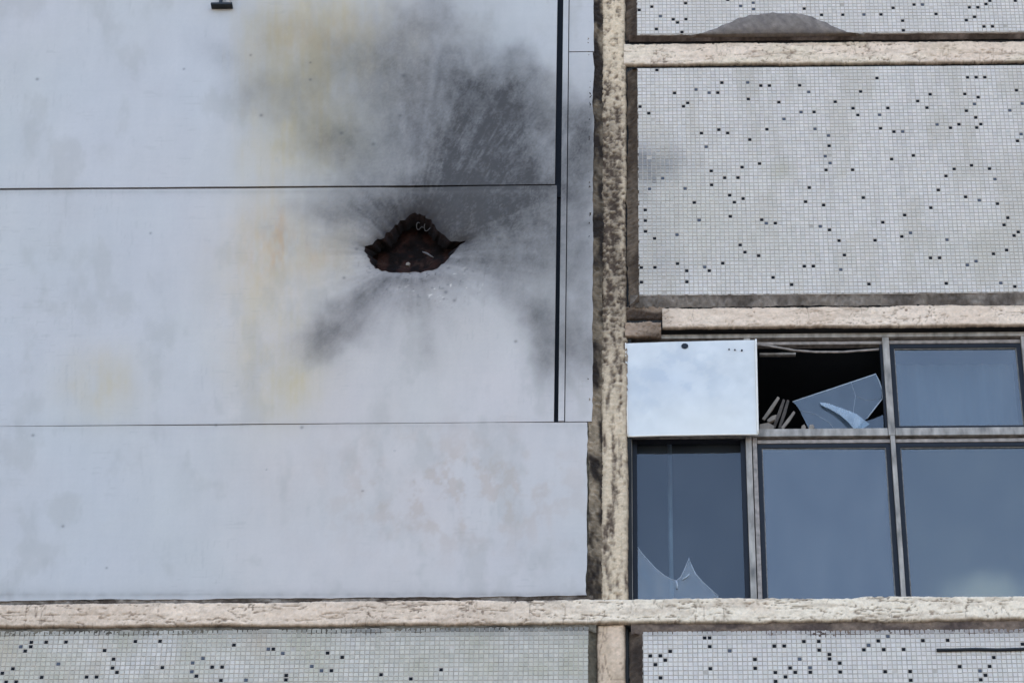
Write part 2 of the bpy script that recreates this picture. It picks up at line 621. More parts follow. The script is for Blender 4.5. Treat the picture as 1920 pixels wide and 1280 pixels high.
SPOTS = [(282, 437, 3), (582, 150, 4), (582, 118, 3), (490, 217, 4), (470, 104, 3), (566, 801, 4), (62, 816, 4), (118, 986, 4), (200, 1064, 3),
         (925, 142, 4), (757, 142, 6), (750, 217, 4), (640, 250, 5), (668, 463, 4), (645, 520, 4), (836, 547, 5), (840, 499, 4), (738, 374, 3),
         (732, 381, 4), (930, 435, 5), (936, 447, 5), (967, 640, 4), (832, 560, 3), (852, 563, 4), (70, 149, 4), (345, 130, 3), (740, 845, 2),
         (500, 880, 2), (680, 920, 3), (405, 797, 3), (700, 270, 5), (1005, 300, 3), (790, 520, 4), (760, 524, 4), (810, 538, 3), (745, 517, 4)]
CLEAN = alb(184, 192, 208)
CLEAN2 = alb(191, 194, 206)
SOOT = alb(52, 50, 51)
YELLOW = alb(186, 180, 160)
GREEN = alb(150, 152, 142)
RUST = alb(192, 160, 118)


def mixc(c, d, f):
    return c * (1 - f[..., None]) + np.asarray(d) * f[..., None]


def wall_color(u, v, clean_right=False):
    n = fbm(u / 130, v / 130, 41, 4)
    n2 = fbm(u / 260, v / 180, 43, 4)
    hatch = 0.5 * fbm(u / 5, v / 60, 45, 3) + 0.5 * fbm(u / 70, v / 5, 47, 3)
    c = mixc(np.broadcast_to(CLEAN, u.shape + (3,)).copy(), CLEAN2,
             np.clip(gauss(u, v, 700, 740, 380, 330) + 0.35 * sstep(360, 500, u + 60 * (n2 - 0.5)) * sstep(340, 420, v) + 0.5 * (n2 - 0.5), 0, 1))
    c = c * (0.955 + 0.07 * n + 0.05 * (hatch - 0.3) + 0.035 * (vnoise(u / 2.3, v / 2.3, 49) - 0.5))[..., None]
    # faint colour drift of the old paint
    c = c * (1 + np.stack([0.05 * (fbm(u / 160, v / 160, 51) - 0.5), 0 * u, 0.05 * (fbm(u / 190, v / 150, 53) - 0.5)], -1))
    stre = fbm(u / 7, v / 120, 61, 3)
    yel = 0.75 * gauss(u, v, 590, 80, 170, 120) * sstep(405, 475, u + 40 * (stre - 0.5)) + 0.55 * gauss(u, v, 560, 250, 110, 90) * sstep(425, 450, u)
    yel = yel + 0.55 * gauss(u, v, 500, 540, 90, 190) + 0.55 * gauss(u, v, 190, 720, 70, 60) + 0.55 * gauss(u, v, 540, 720, 80, 60) + 0.4 * gauss(u, v, 620, 470, 70, 60)
    yel = np.clip(yel * (0.12 + 1.9 * fbm(u / 46, v / 60, 63, 5, 0.65)) * (0.75 + 0.6 * (stre - 0.3)), 0, 0.92)
    c = mixc(c, YELLOW, yel)
    rust = 0.75 * gauss(u, v, 522, 450, 13, 46) + 0.3 * gauss(u, v, 500, 470, 60, 80) + 0.22 * gauss(u, v, 590, 480, 50, 40) + 0.25 * gauss(u, v, 600, 70, 80, 40)
    rust = np.clip(rust * (1.5 * (fbm(u / 8, v / 22, 65, 3) - 0.15)), 0, 0.8)
    c = mixc(c, RUST, rust)
    pinkish = 0.85 * gauss(u, v, 850, 920, 210, 100) * sstep(0.42, 0.66, fbm(u / 30, v / 34, 67, 5, 0.65))
    c = mixc(c, alb(178, 171, 173), np.clip(pinkish, 0, 0.55))
    olive = (0.55 * gauss(u, v, 640, 270, 90, 70) + 0.45 * gauss(u, v, 560, 170, 110, 120) * sstep(400, 470, u) + 0.35 * gauss(u, v, 660, 90, 90, 80)) * (0.0 + 1.25 * fbm(u / 30, v / 40, 69, 5, 0.65))
    c = mixc(c, GREEN, np.clip(olive, 0, 0.7))
    # scuffs: sparse pale and dark scratches, fine grime
    sc1 = sstep(0.80, 0.88, vnoise(u / 26 + v / 40, v / 3.2, 101)) * sstep(0.55, 0.7, fbm(u / 110, v / 110, 103))
    sc2 = sstep(0.82, 0.90, vnoise(u / 3.0, v / 30, 105)) * sstep(0.5, 0.68, fbm(u / 130, v / 90, 107))
    c = mixc(c, alb(150, 155, 164), np.clip(0.16 * sc1 + 0.16 * sc2, 0, 0.5))
    grime = sstep(0.52, 0.72, fbm(u / 60, v / 95, 109, 5, 0.6))
    c = mixc(c, alb(158, 163, 170), 0.30 * grime)
    s = soot_at(u, v)
    # scraped light flecks inside the soot
    fl = sstep(0.62, 0.85, fbm(u / 6 + v / 11, v / 26, 71, 3)) * gauss(u, v, 880, 270, 150, 90)
    s = s * (1 - 0.14 * fl)
    c = mixc(c, SOOT, np.clip(s, 0, 0.95))
    P = np.stack([u.ravel(), v.ravel()], 1)
    near = (np.abs(P[:, 0] - 778) < 190) & (np.abs(P[:, 1] - 455) < 130)
    ch = np.zeros(len(P))
    if near.any():
        d, q = poly_near(P[near], HP)
        upper = sstep(455, 430, q[:, 1]) if False else 1 - sstep(425, 470, q[:, 1])
        wgt = 0.30 + 0.62 * upper
        wid = 6 + 16 * upper
        side = 0.30 * gauss(P[near][:, 0], P[near][:, 1], 880, 470, 40, 25) + 0.25 * gauss(P[near][:, 0], P[near][:, 1], 735, 520, 50, 12)
        ch[near] = np.clip(wgt * np.exp(-(d / wid) ** 1.1) * (0.7 + 0.7 * fbm(P[near][:, 0] / 9, P[near][:, 1] / 9, 73)) + side * fbm(P[near][:, 0] / 12, P[near][:, 1] / 6, 75), 0, 0.97)
    c = mixc(c, alb(38, 32, 32), ch.reshape(u.shape))
    for su, sv, sr in SPOTS:
        c = mixc(c, alb(72, 74, 82), np.clip(0.62 * gauss(u, v, su, sv, sr * 0.75, sr * 0.65), 0, 0.6))
    # crumbs and specks below the hole
    sp = sstep(0.86, 0.93, vnoise(u / 4.0, v / 4.0, 77)) * gauss(u, v, 790, 500, 110, 60)
    c = mixc(c, alb(62, 62, 68), np.clip(sp * 0.7, 0, 0.7))
    lt = sstep(0.88, 0.95, vnoise(u / 5.0, v / 4.0, 78)) * gauss(u, v, 830, 535, 60, 30)
    c = mixc(c, alb(214, 216, 222), np.clip(lt, 0, 0.8))
    # grime and run-off beside the joints
    for jv, jw, js in ((359, 5, 0.22), (797, 7, 0.12), (1114, 7, 0.35)):
        c = mixc(c, alb(110, 112, 118), np.clip(js * np.exp(-np.abs(v - jv) / jw) * (0.3 + 1.4 * fbm(u / 16, v / 16, 79)), 0, 0.7))
    return c


# ------------------------------------------------------------------ cladding panels
def spaced(a, b, step, fine0, fine1, coarse=0.06):
    """coordinates from a to b, fine between fine0 and fine1"""
    out = []
    for s, e, st in ((a, fine0, coarse), (fine0, fine1, step), (fine1, b, coarse)):
        s2, e2 = max(a, s), min(b, e)
        if e2 - s2 > 1e-6:
            n = max(1, int(math.ceil((e2 - s2) / st)))
            out += list(np.linspace(s2, e2, n + 1)[:-1])
    out.append(b)
    return np.array(out)


VX0, VX1 = WX(0, 0) - 0.05, 0.2
VZ0, VZ1 = WZ(960, 1280) - 0.05, WZ(960, 0) + 0.05


def edge_jag(s, amp, seed, f=7.0):
    return amp * (fbm(s * f, s * 0 + 3.3, seed, 4) - 0.5) * 2


def cladding(name, x0, x1, z0, z1, y=0.0, hole=False, bow=0.004, jag=(0, 0, 0, 0), seed=0, step=0.0068, thick=0.04):
    """one sheet with returned edges; jag = roughness of left, right, bottom, top edge"""
    xs = spaced(x0, x1, step, VX0, VX1)
    zs = spaced(z0, z1, step, VZ0, VZ1)
    X, Z = np.meshgrid(xs, zs, indexing='ij')
    low_ = np.exp(-((Z - z0) / 0.03) ** 2) * (z1 - z0 > 0.3)
    top_ = np.exp(-((z1 - Z) / 0.03) ** 2) * (z1 - z0 > 0.3)
    Z = Z + low_ * 0.0022 * (fbm(X * 2.6, X * 0, seed + 61, 4) - 0.5) + top_ * 0.0022 * (fbm(X * 2.6, X * 0, seed + 67, 4) - 0.5)
    if any(jag):
        wr = np.exp(-((x1 - X) / 0.02) ** 2)
        wb = np.exp(-((Z - z0) / 0.02) ** 2)
        X = X + wr * edge_jag(Z, jag[1], seed + 1)
        Z = Z + wb * edge_jag(X, jag[2], seed + 2)
    wav = bow * (fbm(X * 0.9 + seed, Z * 1.1, 81, 2) - 0.5) * 2 + 0.0012 * (fbm(X * 9, Z * 9, 83, 3) - 0.5)
    u, v = chart(X, Z)
    C = wall_color(u, v)
    Y = y + wav
    keep = None
    if hole:
        P = np.stack([X.ravel(), Z.ravel()], 1)
        d, q = poly_near(P, HOLE)
        ins = poly_inside(P, HOLE).reshape(X.shape)
        d = d.reshape(X.shape)
        low = sstep(WZ(775, 440), WZ(775, 520), Z)
        # the plate is driven in round the rupture, more along its lower lip
        Y = Y + (0.022 - 0.006 * low) * np.exp(-(d / 0.05)) + 0.012 * np.exp(-(d / 0.2) ** 2) + 0.006 * (fbm(X * 22, Z * 22, 87, 3) - 0.5) * np.exp(-(d / 0.3) ** 2)
        fx = 0.25 * (X[:-1, :-1] + X[1:, :-1] + X[:-1, 1:] + X[1:, 1:])
        fz = 0.25 * (Z[:-1, :-1] + Z[1:, :-1] + Z[:-1, 1:] + Z[1:, 1:])
        keep = ~poly_inside(np.stack([fx.ravel(), fz.ravel()], 1), HOLE).reshape(fx.shape)
        cnt = np.zeros(X.shape)
        for a in (0, 1):
            for b in (0, 1):
                cnt[a:X.shape[0] - 1 + a, b:X.shape[1] - 1 + b] += (~keep)
        bd = (cnt > 0) & (cnt < 4)
        qq = q.reshape(X.shape + (2,))
        X = np.where(bd, qq[..., 0], X)
        Z = np.where(bd, qq[..., 1], Z)
    o = grid_obj(name, X, Y, Z, M['paint'], building, C, keep)
    # returned edges
    n, m = X.shape
    rim = [(i, 0) for i in range(n)] + [(n - 1, j) for j in range(1, m)] + [(i, m - 1) for i in range(n - 2, -1, -1)] + [(0, j) for j in range(m - 2, 0, -1)]
    ii = np.array([r[0] for r in rim])
    jj = np.array([r[1] for r in rim])
    fr = np.stack([X[ii, jj], Y[ii, jj], Z[ii, jj]], 1)
    bk = fr.copy()
    bk[:, 1] = y + thick
    k = len(rim)
    idx = np.arange(k)
    fcs = np.stack([idx, idx + k, (idx + 1) % k + k, (idx + 1) % k], 1)
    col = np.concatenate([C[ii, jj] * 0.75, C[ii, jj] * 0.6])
    link('edge_return', mesh_np('edge_return', np.concatenate([fr, bk]), fcs, col), M['paint'], o)
    return o, (X, Y, Z)


zs1 = WZ(500, 351)                      # horizontal joints
zs2 = WZ(500, 795)
zbot = WZ(500, 1121)
xg0, xg1 = WX(1043.5, 400), WX(1051.5, 400)     # open upright joint
cladding('cladding_panel', XL, xg0 - 0.012, zs1 + 0.006, ZT, seed=1)
mid, midgrid = cladding('cladding_panel', XL, xg0, zs2 + 0.0025, zs1 - 0.006, hole=True, seed=2)
tag(mid, label='cladding panel with the burnt diamond-shaped hole')
cladding('cladding_panel', XL, WX(1100, 950), zbot, zs2 - 0.0025, seed=3, jag=(0, 0.012, 0.008, 0))
# narrow trim beyond the open joint: an upright fillet and two strips split by a fine joint
xe0, xe1 = WX(1055, 400), WX(1062, 400)
zj = WZ(1085, 97)
cladding('trim_fillet', xg1, xe1, zs2 + 0.004, ZT, y=-0.004, seed=4, bow=0.001)
xs_a, xs_b = xe1 + 0.005, WX(1112, 400)
cladding('trim_strip', xs_a, xs_b, zs2 + 0.003, zj - 0.003, y=0.002, seed=5, jag=(0, 0.012, 0, 0), bow=0.002)
cladding('trim_strip', xs_a, xs_b, zj + 0.003, ZT, y=0.002, seed=6, jag=(0, 0.006, 0, 0), bow=0.002)
# dark battens that close the joints from behind
boxes('joint_backing', [(XL, xs_b, 0.05, 0.06, zs1 - 0.05, zs1 + 0.05), (XL, xs_b, 0.045, 0.05, zs2 - 0.05, zs2 + 0.05),
                        (xg0 - 0.05, xs_b + 0.02, 0.061, 0.075, zbot, ZT), (XL, xs_b, 0.061, 0.075, zbot - 0.02, zbot + 0.05)], M['gasket'], building)

# rupture: thick torn rim and the burnt filling behind it
hx, hz = HOLE[:, 0], HOLE[:, 1]
dense = []
for i in range(len(HOLE)):
    for t in np.linspace(0, 1, 3)[:-1]:
        dense.append(HOLE[i] * (1 - t) + HOLE[(i + 1) % len(HOLE)] * t)
dense = np.array(dense)
cen = HOLE.mean(0)
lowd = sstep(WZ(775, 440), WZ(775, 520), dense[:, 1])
k = len(dense)
rings, cols = [], []
jit = fbm(np.arange(k) / 4.0, np.zeros(k), 91, 4, 0.7)
for t, yy in ((0.0, -0.006), (0.03, 0.010), (0.08, 0.03), (0.15, 0.06)):
    sc = 1 - t * (0.3 + 1.4 * jit) * (0.45 + 0.9 * (1 - lowd))
    p = cen + (dense - cen) * sc[:, None]
    y0 = 0.022 - 0.006 * lowd + 0.014
    rings.append(np.stack([p[:, 0], y0 + yy, p[:, 1]], 1))
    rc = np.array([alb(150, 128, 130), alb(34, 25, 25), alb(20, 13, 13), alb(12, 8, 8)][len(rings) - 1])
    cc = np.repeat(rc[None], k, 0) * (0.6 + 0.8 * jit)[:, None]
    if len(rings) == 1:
        cc = cc * (0.06 + 1.2 * lowd ** 3)[:, None]  # lower lip lightened: highlight on the metal edge painted in
    cols.append(cc)
fcs = []
for r in range(3):
    i = np.arange(k)
    fcs.append(np.stack([r * k + i, r * k + (i + 1) % k, (r + 1) * k + (i + 1) % k, (r + 1) * k + i], 1))
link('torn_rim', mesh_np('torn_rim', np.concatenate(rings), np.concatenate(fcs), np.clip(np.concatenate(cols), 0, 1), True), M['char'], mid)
fx0, fz0 = W(640, 560)
fx1, fz1 = W(920, 345)
X, Z = np.meshgrid(np.linspace(fx0, fx1, 90), np.linspace(fz0, fz1, 90), indexing='ij')
n = fbm(X * 9, Z * 9, 95, 5)
Y = 0.15 + 0.09 * (n - 0.5) - 0.05 * np.exp(-((Z - WZ(775, 520)) / 0.12) ** 2)
u, v = chart(X, Z)
C = mixc(np.broadcast_to(alb(46, 29, 27), u.shape + (3,)).copy(), alb(16, 9, 9), sstep(0.42, 0.6, fbm(X * 16, Z * 16, 97, 4)))
C = mixc(C, alb(60, 46, 44), sstep(0.62, 0.72, fbm(X * 30, Z * 30, 99, 3)) * 0.7)
grid_obj('burnt_insulation', X, Y, Z, M['char'], mid, C)

# ------------------------------------------------------------------ mosaic panels
PITCHT, GAP = 0.025, 0.0030
TILE_W = alb(203, 206, 214)
darkmesh = None


def dark_tile_mesh():
    h = (PITCHT - GAP) / 2 * 0.82
    b = 0.0015
    vs = [(-h, 0.0025, -h), (h, 0.0025, -h), (h, 0.0025, h), (-h, 0.0025, h),
          (-h + b, 0, -h + b), (h - b, 0, -h + b), (h - b, 0, h - b), (-h + b, 0, h - b)]
    fs = [(4, 5, 6, 7), (0, 1, 5, 4), (1, 2, 6, 5), (2, 3, 7, 6), (3, 0, 4, 7)]
    me = bpy.data.meshes.new('dark_tile')
    me.from_pydata(vs, [], fs)
    me.materials.append(M['dark_tile'])
    me.update()
    return me


darkmesh = dark_tile_mesh()
fadedmesh = darkmesh.copy()
fadedmesh.materials.clear()
fadedmesh.materials.append(M['faded_tile'])


def tile_panel(x0, x1, z0, z1, dots, dirt, seed, label, anchor_right=False):
    """slab with cement bed; glazed mosaic in one mesh, the dark accent tiles one by one"""
    slab = boxes('tile_panel', [(x0 - 0.002, x1, 0.0022, 0.1, z0 - 0.002, z1 + 0.002)], M['grout'], building)
    tag(slab, label=label)
    nc = int((x1 - x0) / PITCHT)
    nr = int((z1 - z0) / PITCHT)
    cells = set()
    for px, py in dots:
        x, z = W(px, py)
        c = int((x - x0) / PITCHT) if not anchor_right else nc - 1 - int((x1 - x) / PITCHT)
        r = int((z1 - z) / PITCHT)
        if 0 <= c < nc and 0 <= r < nr:
            cells.add((c, r))
    ox = x0 if not anchor_right else x1 - nc * PITCHT
    cc, rr = np.meshgrid(np.arange(nc), np.arange(nr), indexing='ij')
    cx = ox + (cc + 0.5) * PITCHT
    cz = z1 - (rr + 0.5) * PITCHT
    # sheets of mosaic were laid in mats: tiny offsets from mat to mat
    mat_x, mat_z = cc // 16, rr // 20
    cx = cx + 0.0022 * (hash2(mat_x, mat_z, seed) - 0.5)
    cz = cz + 0.0022 * (hash2(mat_x, mat_z, seed + 5) - 0.5)
    u, v = chart(cx, cz)
    inview = (u > -5) & (u < 1925) & (v > -5) & (v < 1285)
    rnd = hash2(cc, rr, seed + 9)
    isd = np.zeros(cc.shape, bool)
    for c, r in cells:
        isd[c, r] = True
    autod = (~inview) & (hash2(cc, rr, seed + 13) < 0.032)
    lost = (hash2(cc, rr, seed + 17) < 0.0015) & ~isd
    C = TILE_W * (0.90 + 0.14 * rnd + 0.05 * (hash2(cc, rr * 0 + cc // 5, seed + 31) - 0.5))[..., None]
    C = C * (1 + np.stack([0.03 * (hash2(cc, rr, seed + 21) - 0.5), 0 * u, 0.05 * (hash2(cc, rr, seed + 23) - 0.5)], -1))
    C = dirt(C, u, v, rnd)
    C = np.where(autod[..., None], np.array([0.012, 0.013, 0.018]), C)
    sel = ~isd & ~lost
    cx, cz, C = cx[sel], cz[sel], C[sel]
    n = len(cx)
    h = (PITCHT - GAP) / 2 * (0.97 + 0.05 * hash2(cc, rr, seed + 27)[sel])
    g = np.random.default_rng(seed)
    tx = g.normal(0, 0.011, n)
    tz = g.normal(0, 0.011, n)
    dy = g.normal(0, 0.0002, n)
    V = np.zeros((n, 8, 3))
    for i, (sx, sz) in enumerate(((-1, -1), (1, -1), (1, 1), (-1, 1))):
        hz = h + 0.0006
        V[:, i] = np.stack([cx + sx * h, np.full(n, 0.003), cz + sz * hz], 1)
        hb = h - 0.0012
        V[:, i + 4] = np.stack([cx + sx * hb, dy + sx * hb * tx + sz * hb * tz, cz + sz * (hb + 0.0006)], 1)
    Fq = np.array([(4, 5, 6, 7), (0, 1, 5, 4), (1, 2, 6, 5), (2, 3, 7, 6), (3, 0, 4, 7)])
    faces = (Fq[None] + 8 * np.arange(n)[:, None, None]).reshape(-1, 4)
    col = np.repeat(C, 8, 0)
    t = link('mosaic_tiles', mesh_np('mosaic_tiles', V, faces, col), M['tile'], slab)
    tag(t, kind='stuff')
    first = None
    for c, r in sorted(cells):
        if first is None:
            first = bpy.data.objects.new('dark_tile', darkmesh)
            o = first
        else:
            o = first.copy()
            if random.random() < 0.2:
                o.data = fadedmesh
        o.location = (float(ox + (c + 0.5) * PITCHT), -0.0003, float(z1 - (r + 0.5) * PITCHT))
        o.parent = slab
        COL.objects.link(o)
    return slab


def dirt_big(C, u, v, rnd):
    w = fbm(u / 30, v / 30, 111) - 0.5
    s = 0.72 * gauss(u + 40 * w, v + 40 * w, 1225, 308, 58, 36) + 0.35 * gauss(u, v, 1205, 330, 20, 60) + 0.25 * gauss(u + 30 * w, v, 1215, 430, 40, 70)
    s = s + 0.22 * gauss(u, v, 1240, 500, 60, 40)
    C = mixc(C, alb(84, 86, 96), np.clip(s * (0.7 + 0.7 * fbm(u / 12, v / 12, 113)), 0, 0.8))
    y = 0.28 * gauss(u + 40 * w, v, 1300, 400, 110, 90) + 0.45 * gauss(u + 20 * w, v, 1462, 318, 22, 20) + 0.22 * gauss(u, v, 1830, 470, 90, 60) + 0.16 * gauss(u, v, 1450, 470, 90, 60)
    C = mixc(C, alb(176, 178, 168), np.clip(y * 1.5, 0, 0.75))
    C = mixc(C, alb(176, 176, 172), 0.45 * sstep(0.45, 0.7, fbm(u / 45, v / 80, 115, 5, 0.6)))
    run = sstep(0.6, 0.8, fbm(u / 7, v / 160, 116, 3)) * (0.3 + 0.7 * fbm(u / 60, v / 60, 118))
    C = mixc(C, alb(150, 150, 150), 0.28 * run)
    return C * (0.95 + 0.10 * fbm(u / 70, v / 70, 117))[..., None]


def dirt_top(C, u, v, rnd):
    C = mixc(C, alb(180, 182, 186), 0.4 * sstep(0.45, 0.7, fbm(u / 45, v / 60, 115, 5, 0.6)))
    return C * (0.99 + 0.06 * fbm(u / 70, v / 70, 119))[..., None]


def dirt_botr(C, u, v, rnd):
    n = fbm(u / 22, v / 14, 121)
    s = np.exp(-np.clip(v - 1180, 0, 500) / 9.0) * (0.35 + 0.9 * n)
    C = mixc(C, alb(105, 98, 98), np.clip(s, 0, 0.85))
    return C * (0.97 + 0.08 * fbm(u / 60, v / 60, 123))[..., None]


def dirt_botl(C, u, v, rnd):
    n = fbm(u / 26, v / 16, 125)
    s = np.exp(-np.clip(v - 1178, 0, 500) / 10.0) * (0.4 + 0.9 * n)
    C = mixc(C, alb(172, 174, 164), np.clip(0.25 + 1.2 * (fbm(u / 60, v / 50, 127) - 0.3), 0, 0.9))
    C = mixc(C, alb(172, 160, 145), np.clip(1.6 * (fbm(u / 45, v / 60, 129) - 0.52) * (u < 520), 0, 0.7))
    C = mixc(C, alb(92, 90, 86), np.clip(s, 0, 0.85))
    return C * (0.92 + 0.12 * rnd)[..., None]


DOTS_TOP = [(1199,16),(1221,11),(1287,9),(1239,28),(1263,35),(1271,41),(1287,34),(1230,55),(1281,59),(1361,2),(1387,13),(1411,4),(1413,19),(1510,19),(1544,29),(1577,29),(1617,29),(1652,29),(1675,16),(1692,40),(1693,54),(1716,7),(1732,8),(1758,27),(1816,14),(1832,14),(1809,39),(1825,33),(1848,7),(1856,1),(1843,52),(1860,52),(1907,1)] 
DOTS_BIG = [(1230,133),(1356,152),(1306,165),(1263,172),(1331,176),(1348,176),(1289,191),(1280,198),(1405,157),(1430,162),(1445,162),(1399,183),(1498,162),(1515,175),(1464,194),(1499,208),(1526,213),(1466,221),(1198,198),(1214,212),(1641,148),(1616,169),(1566,188),(1600,202),(1609,215),(1650,214),(1668,202),(1724,188),(1734,200),(1741,175),(1813,144),(1827,144),(1844,146),(1808,175),(1834,181),(1827,193),(1811,207),(1829,219),(1909,167),(1918,193),(1895,206),(1316,250),(1350,244),(1366,250),(1441,240),(1527,240),(1409,263),(1325,277),(1552,254),(1553,274),(1547,294),(1556,307),(1548,321),(1426,307),(1394,316),(1335,322),(1360,330),(1386,330),(1336,344),(1241,331),(1216,351),(1285,352),(1371,364),(1396,370),(1379,377),(1301,378),(1516,354),(1507,375),(1542,387),(1208,392),(1208,413),(1208,432),(1226,446),(1269,439),(1311,411),(1372,404),(1431,410),(1439,416),(1457,415),(1535,421),(1553,428),(1653,240),(1678,247),(1695,246),(1753,233),(1779,240),(1796,233),(1838,233),(1830,239),(1916,252),(1909,265),(1673,299),(1716,294),(1599,320),(1787,319),(1820,312),(1855,318),(1866,338),(1770,332),(1763,359),(1619,373),(1807,372),(1834,378),(1868,379),(1748,386),(1698,400),(1655,414),(1691,441),(1704,434),(1888,405),(1881,419),(1908,433),(1899,440),(1571,449),(1641,449),(1778,447),(1390,460),(1399,473),(1425,480),(1202,502),(1226,501),(1202,530),(1270,495),(1288,508),(1288,529),(1322,501),(1331,508),(1356,495),(1453,520),(1481,534),(1505,499),(1522,499),(1580,477),(1574,505),(1628,532),(1746,483),(1763,483),(1778,531),(1810,496),(1827,490),(1859,476),(1884,468),(1874,530),(1900,536)] 
DOTS_BOTR = [(1222,1230),(1241,1230),(1260,1222),(1251,1238),(1232,1246),(1242,1271),(1324,1198),(1335,1198),(1335,1215),(1335,1256),(1372,1215),(1456,1207),(1466,1207),(1504,1199),(1531,1199),(1532,1215),(1504,1231),(1551,1224),(1552,1231),(1420,1239),(1420,1255),(1458,1256),(1477,1247),(1515,1247),(1487,1263),(1515,1263),(1477,1271),(1579,1239),(1572,1256),(1572,1262),(1459,1278),(1625,1206),(1617,1214),(1644,1197),(1662,1196),(1656,1214),(1692,1213),(1727,1196),(1776,1203),(1919,1204),(1864,1228),(1855,1245),(1800,1252),(1839,1260),(1848,1261),(1656,1254),(1704,1255),(1705,1271),(1839,1277)] 
DOTS_BOTL = [(35,1210),(63,1203),(82,1203),(53,1211),(43,1220),(128,1203),(192,1218),(258,1200),(106,1243),(209,1234),(208,1250),(217,1259),(22,1252),(3,1261),(9,1277),(28,1277),(76,1268),(160,1267),(179,1266),(304,1200),(300,1249),(357,1241),(377,1233),(394,1249),(413,1249),(364,1258),(364,1267),(411,1272),(434,1208),(499,1215),(508,1215),(526,1223),(533,1264),(533,1272),(461,1277),(610,1222),(646,1230),(580,1247),(607,1255),(618,1255),(719,1261),(774,1269),(831,1252),(831,1251)] 
xp = WX(1197, 340)                       # left border of the mosaic on the right-hand bay
zb_big, zt_big = WZ(1500, 551), WZ(1500, 126)
zb_top = WZ(1500, 63)
zt_br = WZ(1500, 1181)
xr_bl = WX(1103, 1240)
zt_bl = WZ(500, 1179)
pan_big = tile_panel(xp, XR, zb_big, zt_big, DOTS_BIG, dirt_big, 201, 'pale mosaic panel above the band window')
pan_top = tile_panel(xp, XR, zb_top, ZT, DOTS_TOP, dirt_top, 202, 'pale mosaic panel with a grey mortar smear along its lower edge')
pan_br = tile_panel(xp + 0.004, XR, ZB, zt_br, DOTS_BOTR, dirt_botr, 203, 'pale mosaic panel below the window sill')
pan_bl = tile_panel(XL, xr_bl, ZB, zt_bl, DOTS_BOTL, dirt_botl, 204, 'yellowed mosaic panel below the cladding', anchor_right=True)


# ------------------------------------------------------------------ mortar joints and bare concrete edges
def ribbon(name, axis, a0, a1, b0, b1, yfun, cfun, mat, parent, wob=(0.004, 0.004), seed=0, step=0.005, nb=None, rough=0.004, freq=14.0,
           fine=None):
    """rough band: runs along axis ('x' or 'z') from a0 to a1, across from b0 to b1"""
    if fine is None:
        fine = (VX0, 2.45) if axis == 'x' else (VZ0, VZ1)
    s = spaced(a0, a1, step, max(a0, fine[0]), min(a1, fine[1]), 0.03)
    nb = nb or max(4, int(abs(b1 - b0) / step) + 1)
    t = np.linspace(0, 1, nb)
    S, T = np.meshgrid(s, t, indexing='ij')
    w0 = wob[0] * ((fbm(S * freq, S * 0 + 1.7, seed, 5, 0.65) - 0.5) * 2 + 1.2 * (vnoise(S * 3.2, S * 0, seed + 41) - 0.5))
    w1 = wob[1] * ((fbm(S * freq, S * 0 + 7.7, seed + 3, 5, 0.65) - 0.5) * 2 + 1.2 * (vnoise(S * 3.2, S * 0, seed + 43) - 0.5))
    B = (b0 + w0) * (1 - T) + (b1 + w1) * T
    n = fbm(S * 55, B * 55, seed + 6, 4, 0.6)
    Y = yfun(T, S) - rough * (n - 0.5) * 2
    C, dep = cfun(S, B, T, n)
    Y = Y + dep
    if axis == 'x':
        return grid_obj(name, S, Y, B, mat, parent, C)
    # axis z: transpose so that faces look outward
    return grid_obj(name, B.T, Y.T, S.T, mat, parent, C.transpose(1, 0, 2))


CRK = alb(76, 62, 54)


def cracks(S, B, seed, fs, fb, width, amount):
    a = fbm(S * fs, B * fb, seed, 4)
    line = np.exp(-((a - 0.5) / width) ** 2)
    m = sstep(1 - amount, 1.05 - amount, fbm(S * fs * 0.45, B * fb * 0.3, seed + 31, 3) + 0.18)
    return line * m


def mortar_col(base, base2, seed, fs, fb, crk=0.6, pits=0.5, burn=None, width=0.02, axis='x', third=None):
    base, base2 = np.asarray(base), np.asarray(base2)

    def f(S, B, T, n):
        m = fbm(S * 3.5, B * 9, seed + 2, 4)
        C = mixc(np.broadcast_to(base, S.shape + (3,)).copy(), base2, sstep(0.35, 0.65, m))
        if third is not None:
            C = mixc(C, third, sstep(-0.9, 0.1, S + 0.25 * (m - 0.5)))
        C = C * (0.84 + 0.32 * fbm(S * 150, B * 150, seed + 7, 3))[..., None]
        cr = np.clip(crk * (cracks(S, B, seed + 4, fs, fb, width, 0.62) + 0.7 * cracks(S, B, seed + 14, fb * 0.55, fs * 0.8, width * 0.6, 0.42)), 0, 1)
        pt = pits * sstep(0.72, 0.84, fbm(S * 48, B * 60, seed + 9, 2)) * sstep(0.4, 0.6, fbm(S * 5, B * 5, seed + 23, 3))
        d = np.clip(cr + pt, 0, 1)
        C = mixc(C, CRK, d * 0.85)
        C = mixc(C, alb(168, 156, 148), 0.38 * sstep(0.5, 0.68, fbm(S * 9, B * 30, seed + 51, 5, 0.6)))
        C = mixc(C, alb(212, 198, 190), 0.35 * sstep(0.5, 0.62, fbm(S * 2.2, B * 6, seed + 53, 3)))
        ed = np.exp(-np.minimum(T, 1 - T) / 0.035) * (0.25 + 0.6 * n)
        C = mixc(C, alb(58, 51, 47), np.clip(1.5 * ed, 0, 0.85))  # strip borders darkened in colour for the deep shade around them
        if burn is not None:
            uu, vv = (chart(S, B) if axis == 'x' else chart(B, S))
            bn = burn(uu, vv) * (0.65 + 0.75 * (fbm(S * 30, B * 30, seed + 19, 4) - 0.2))
            C = mixc(C, alb(46, 40, 37), np.clip(bn, 0, 0.9))
        return C, 0.006 * d
    return f


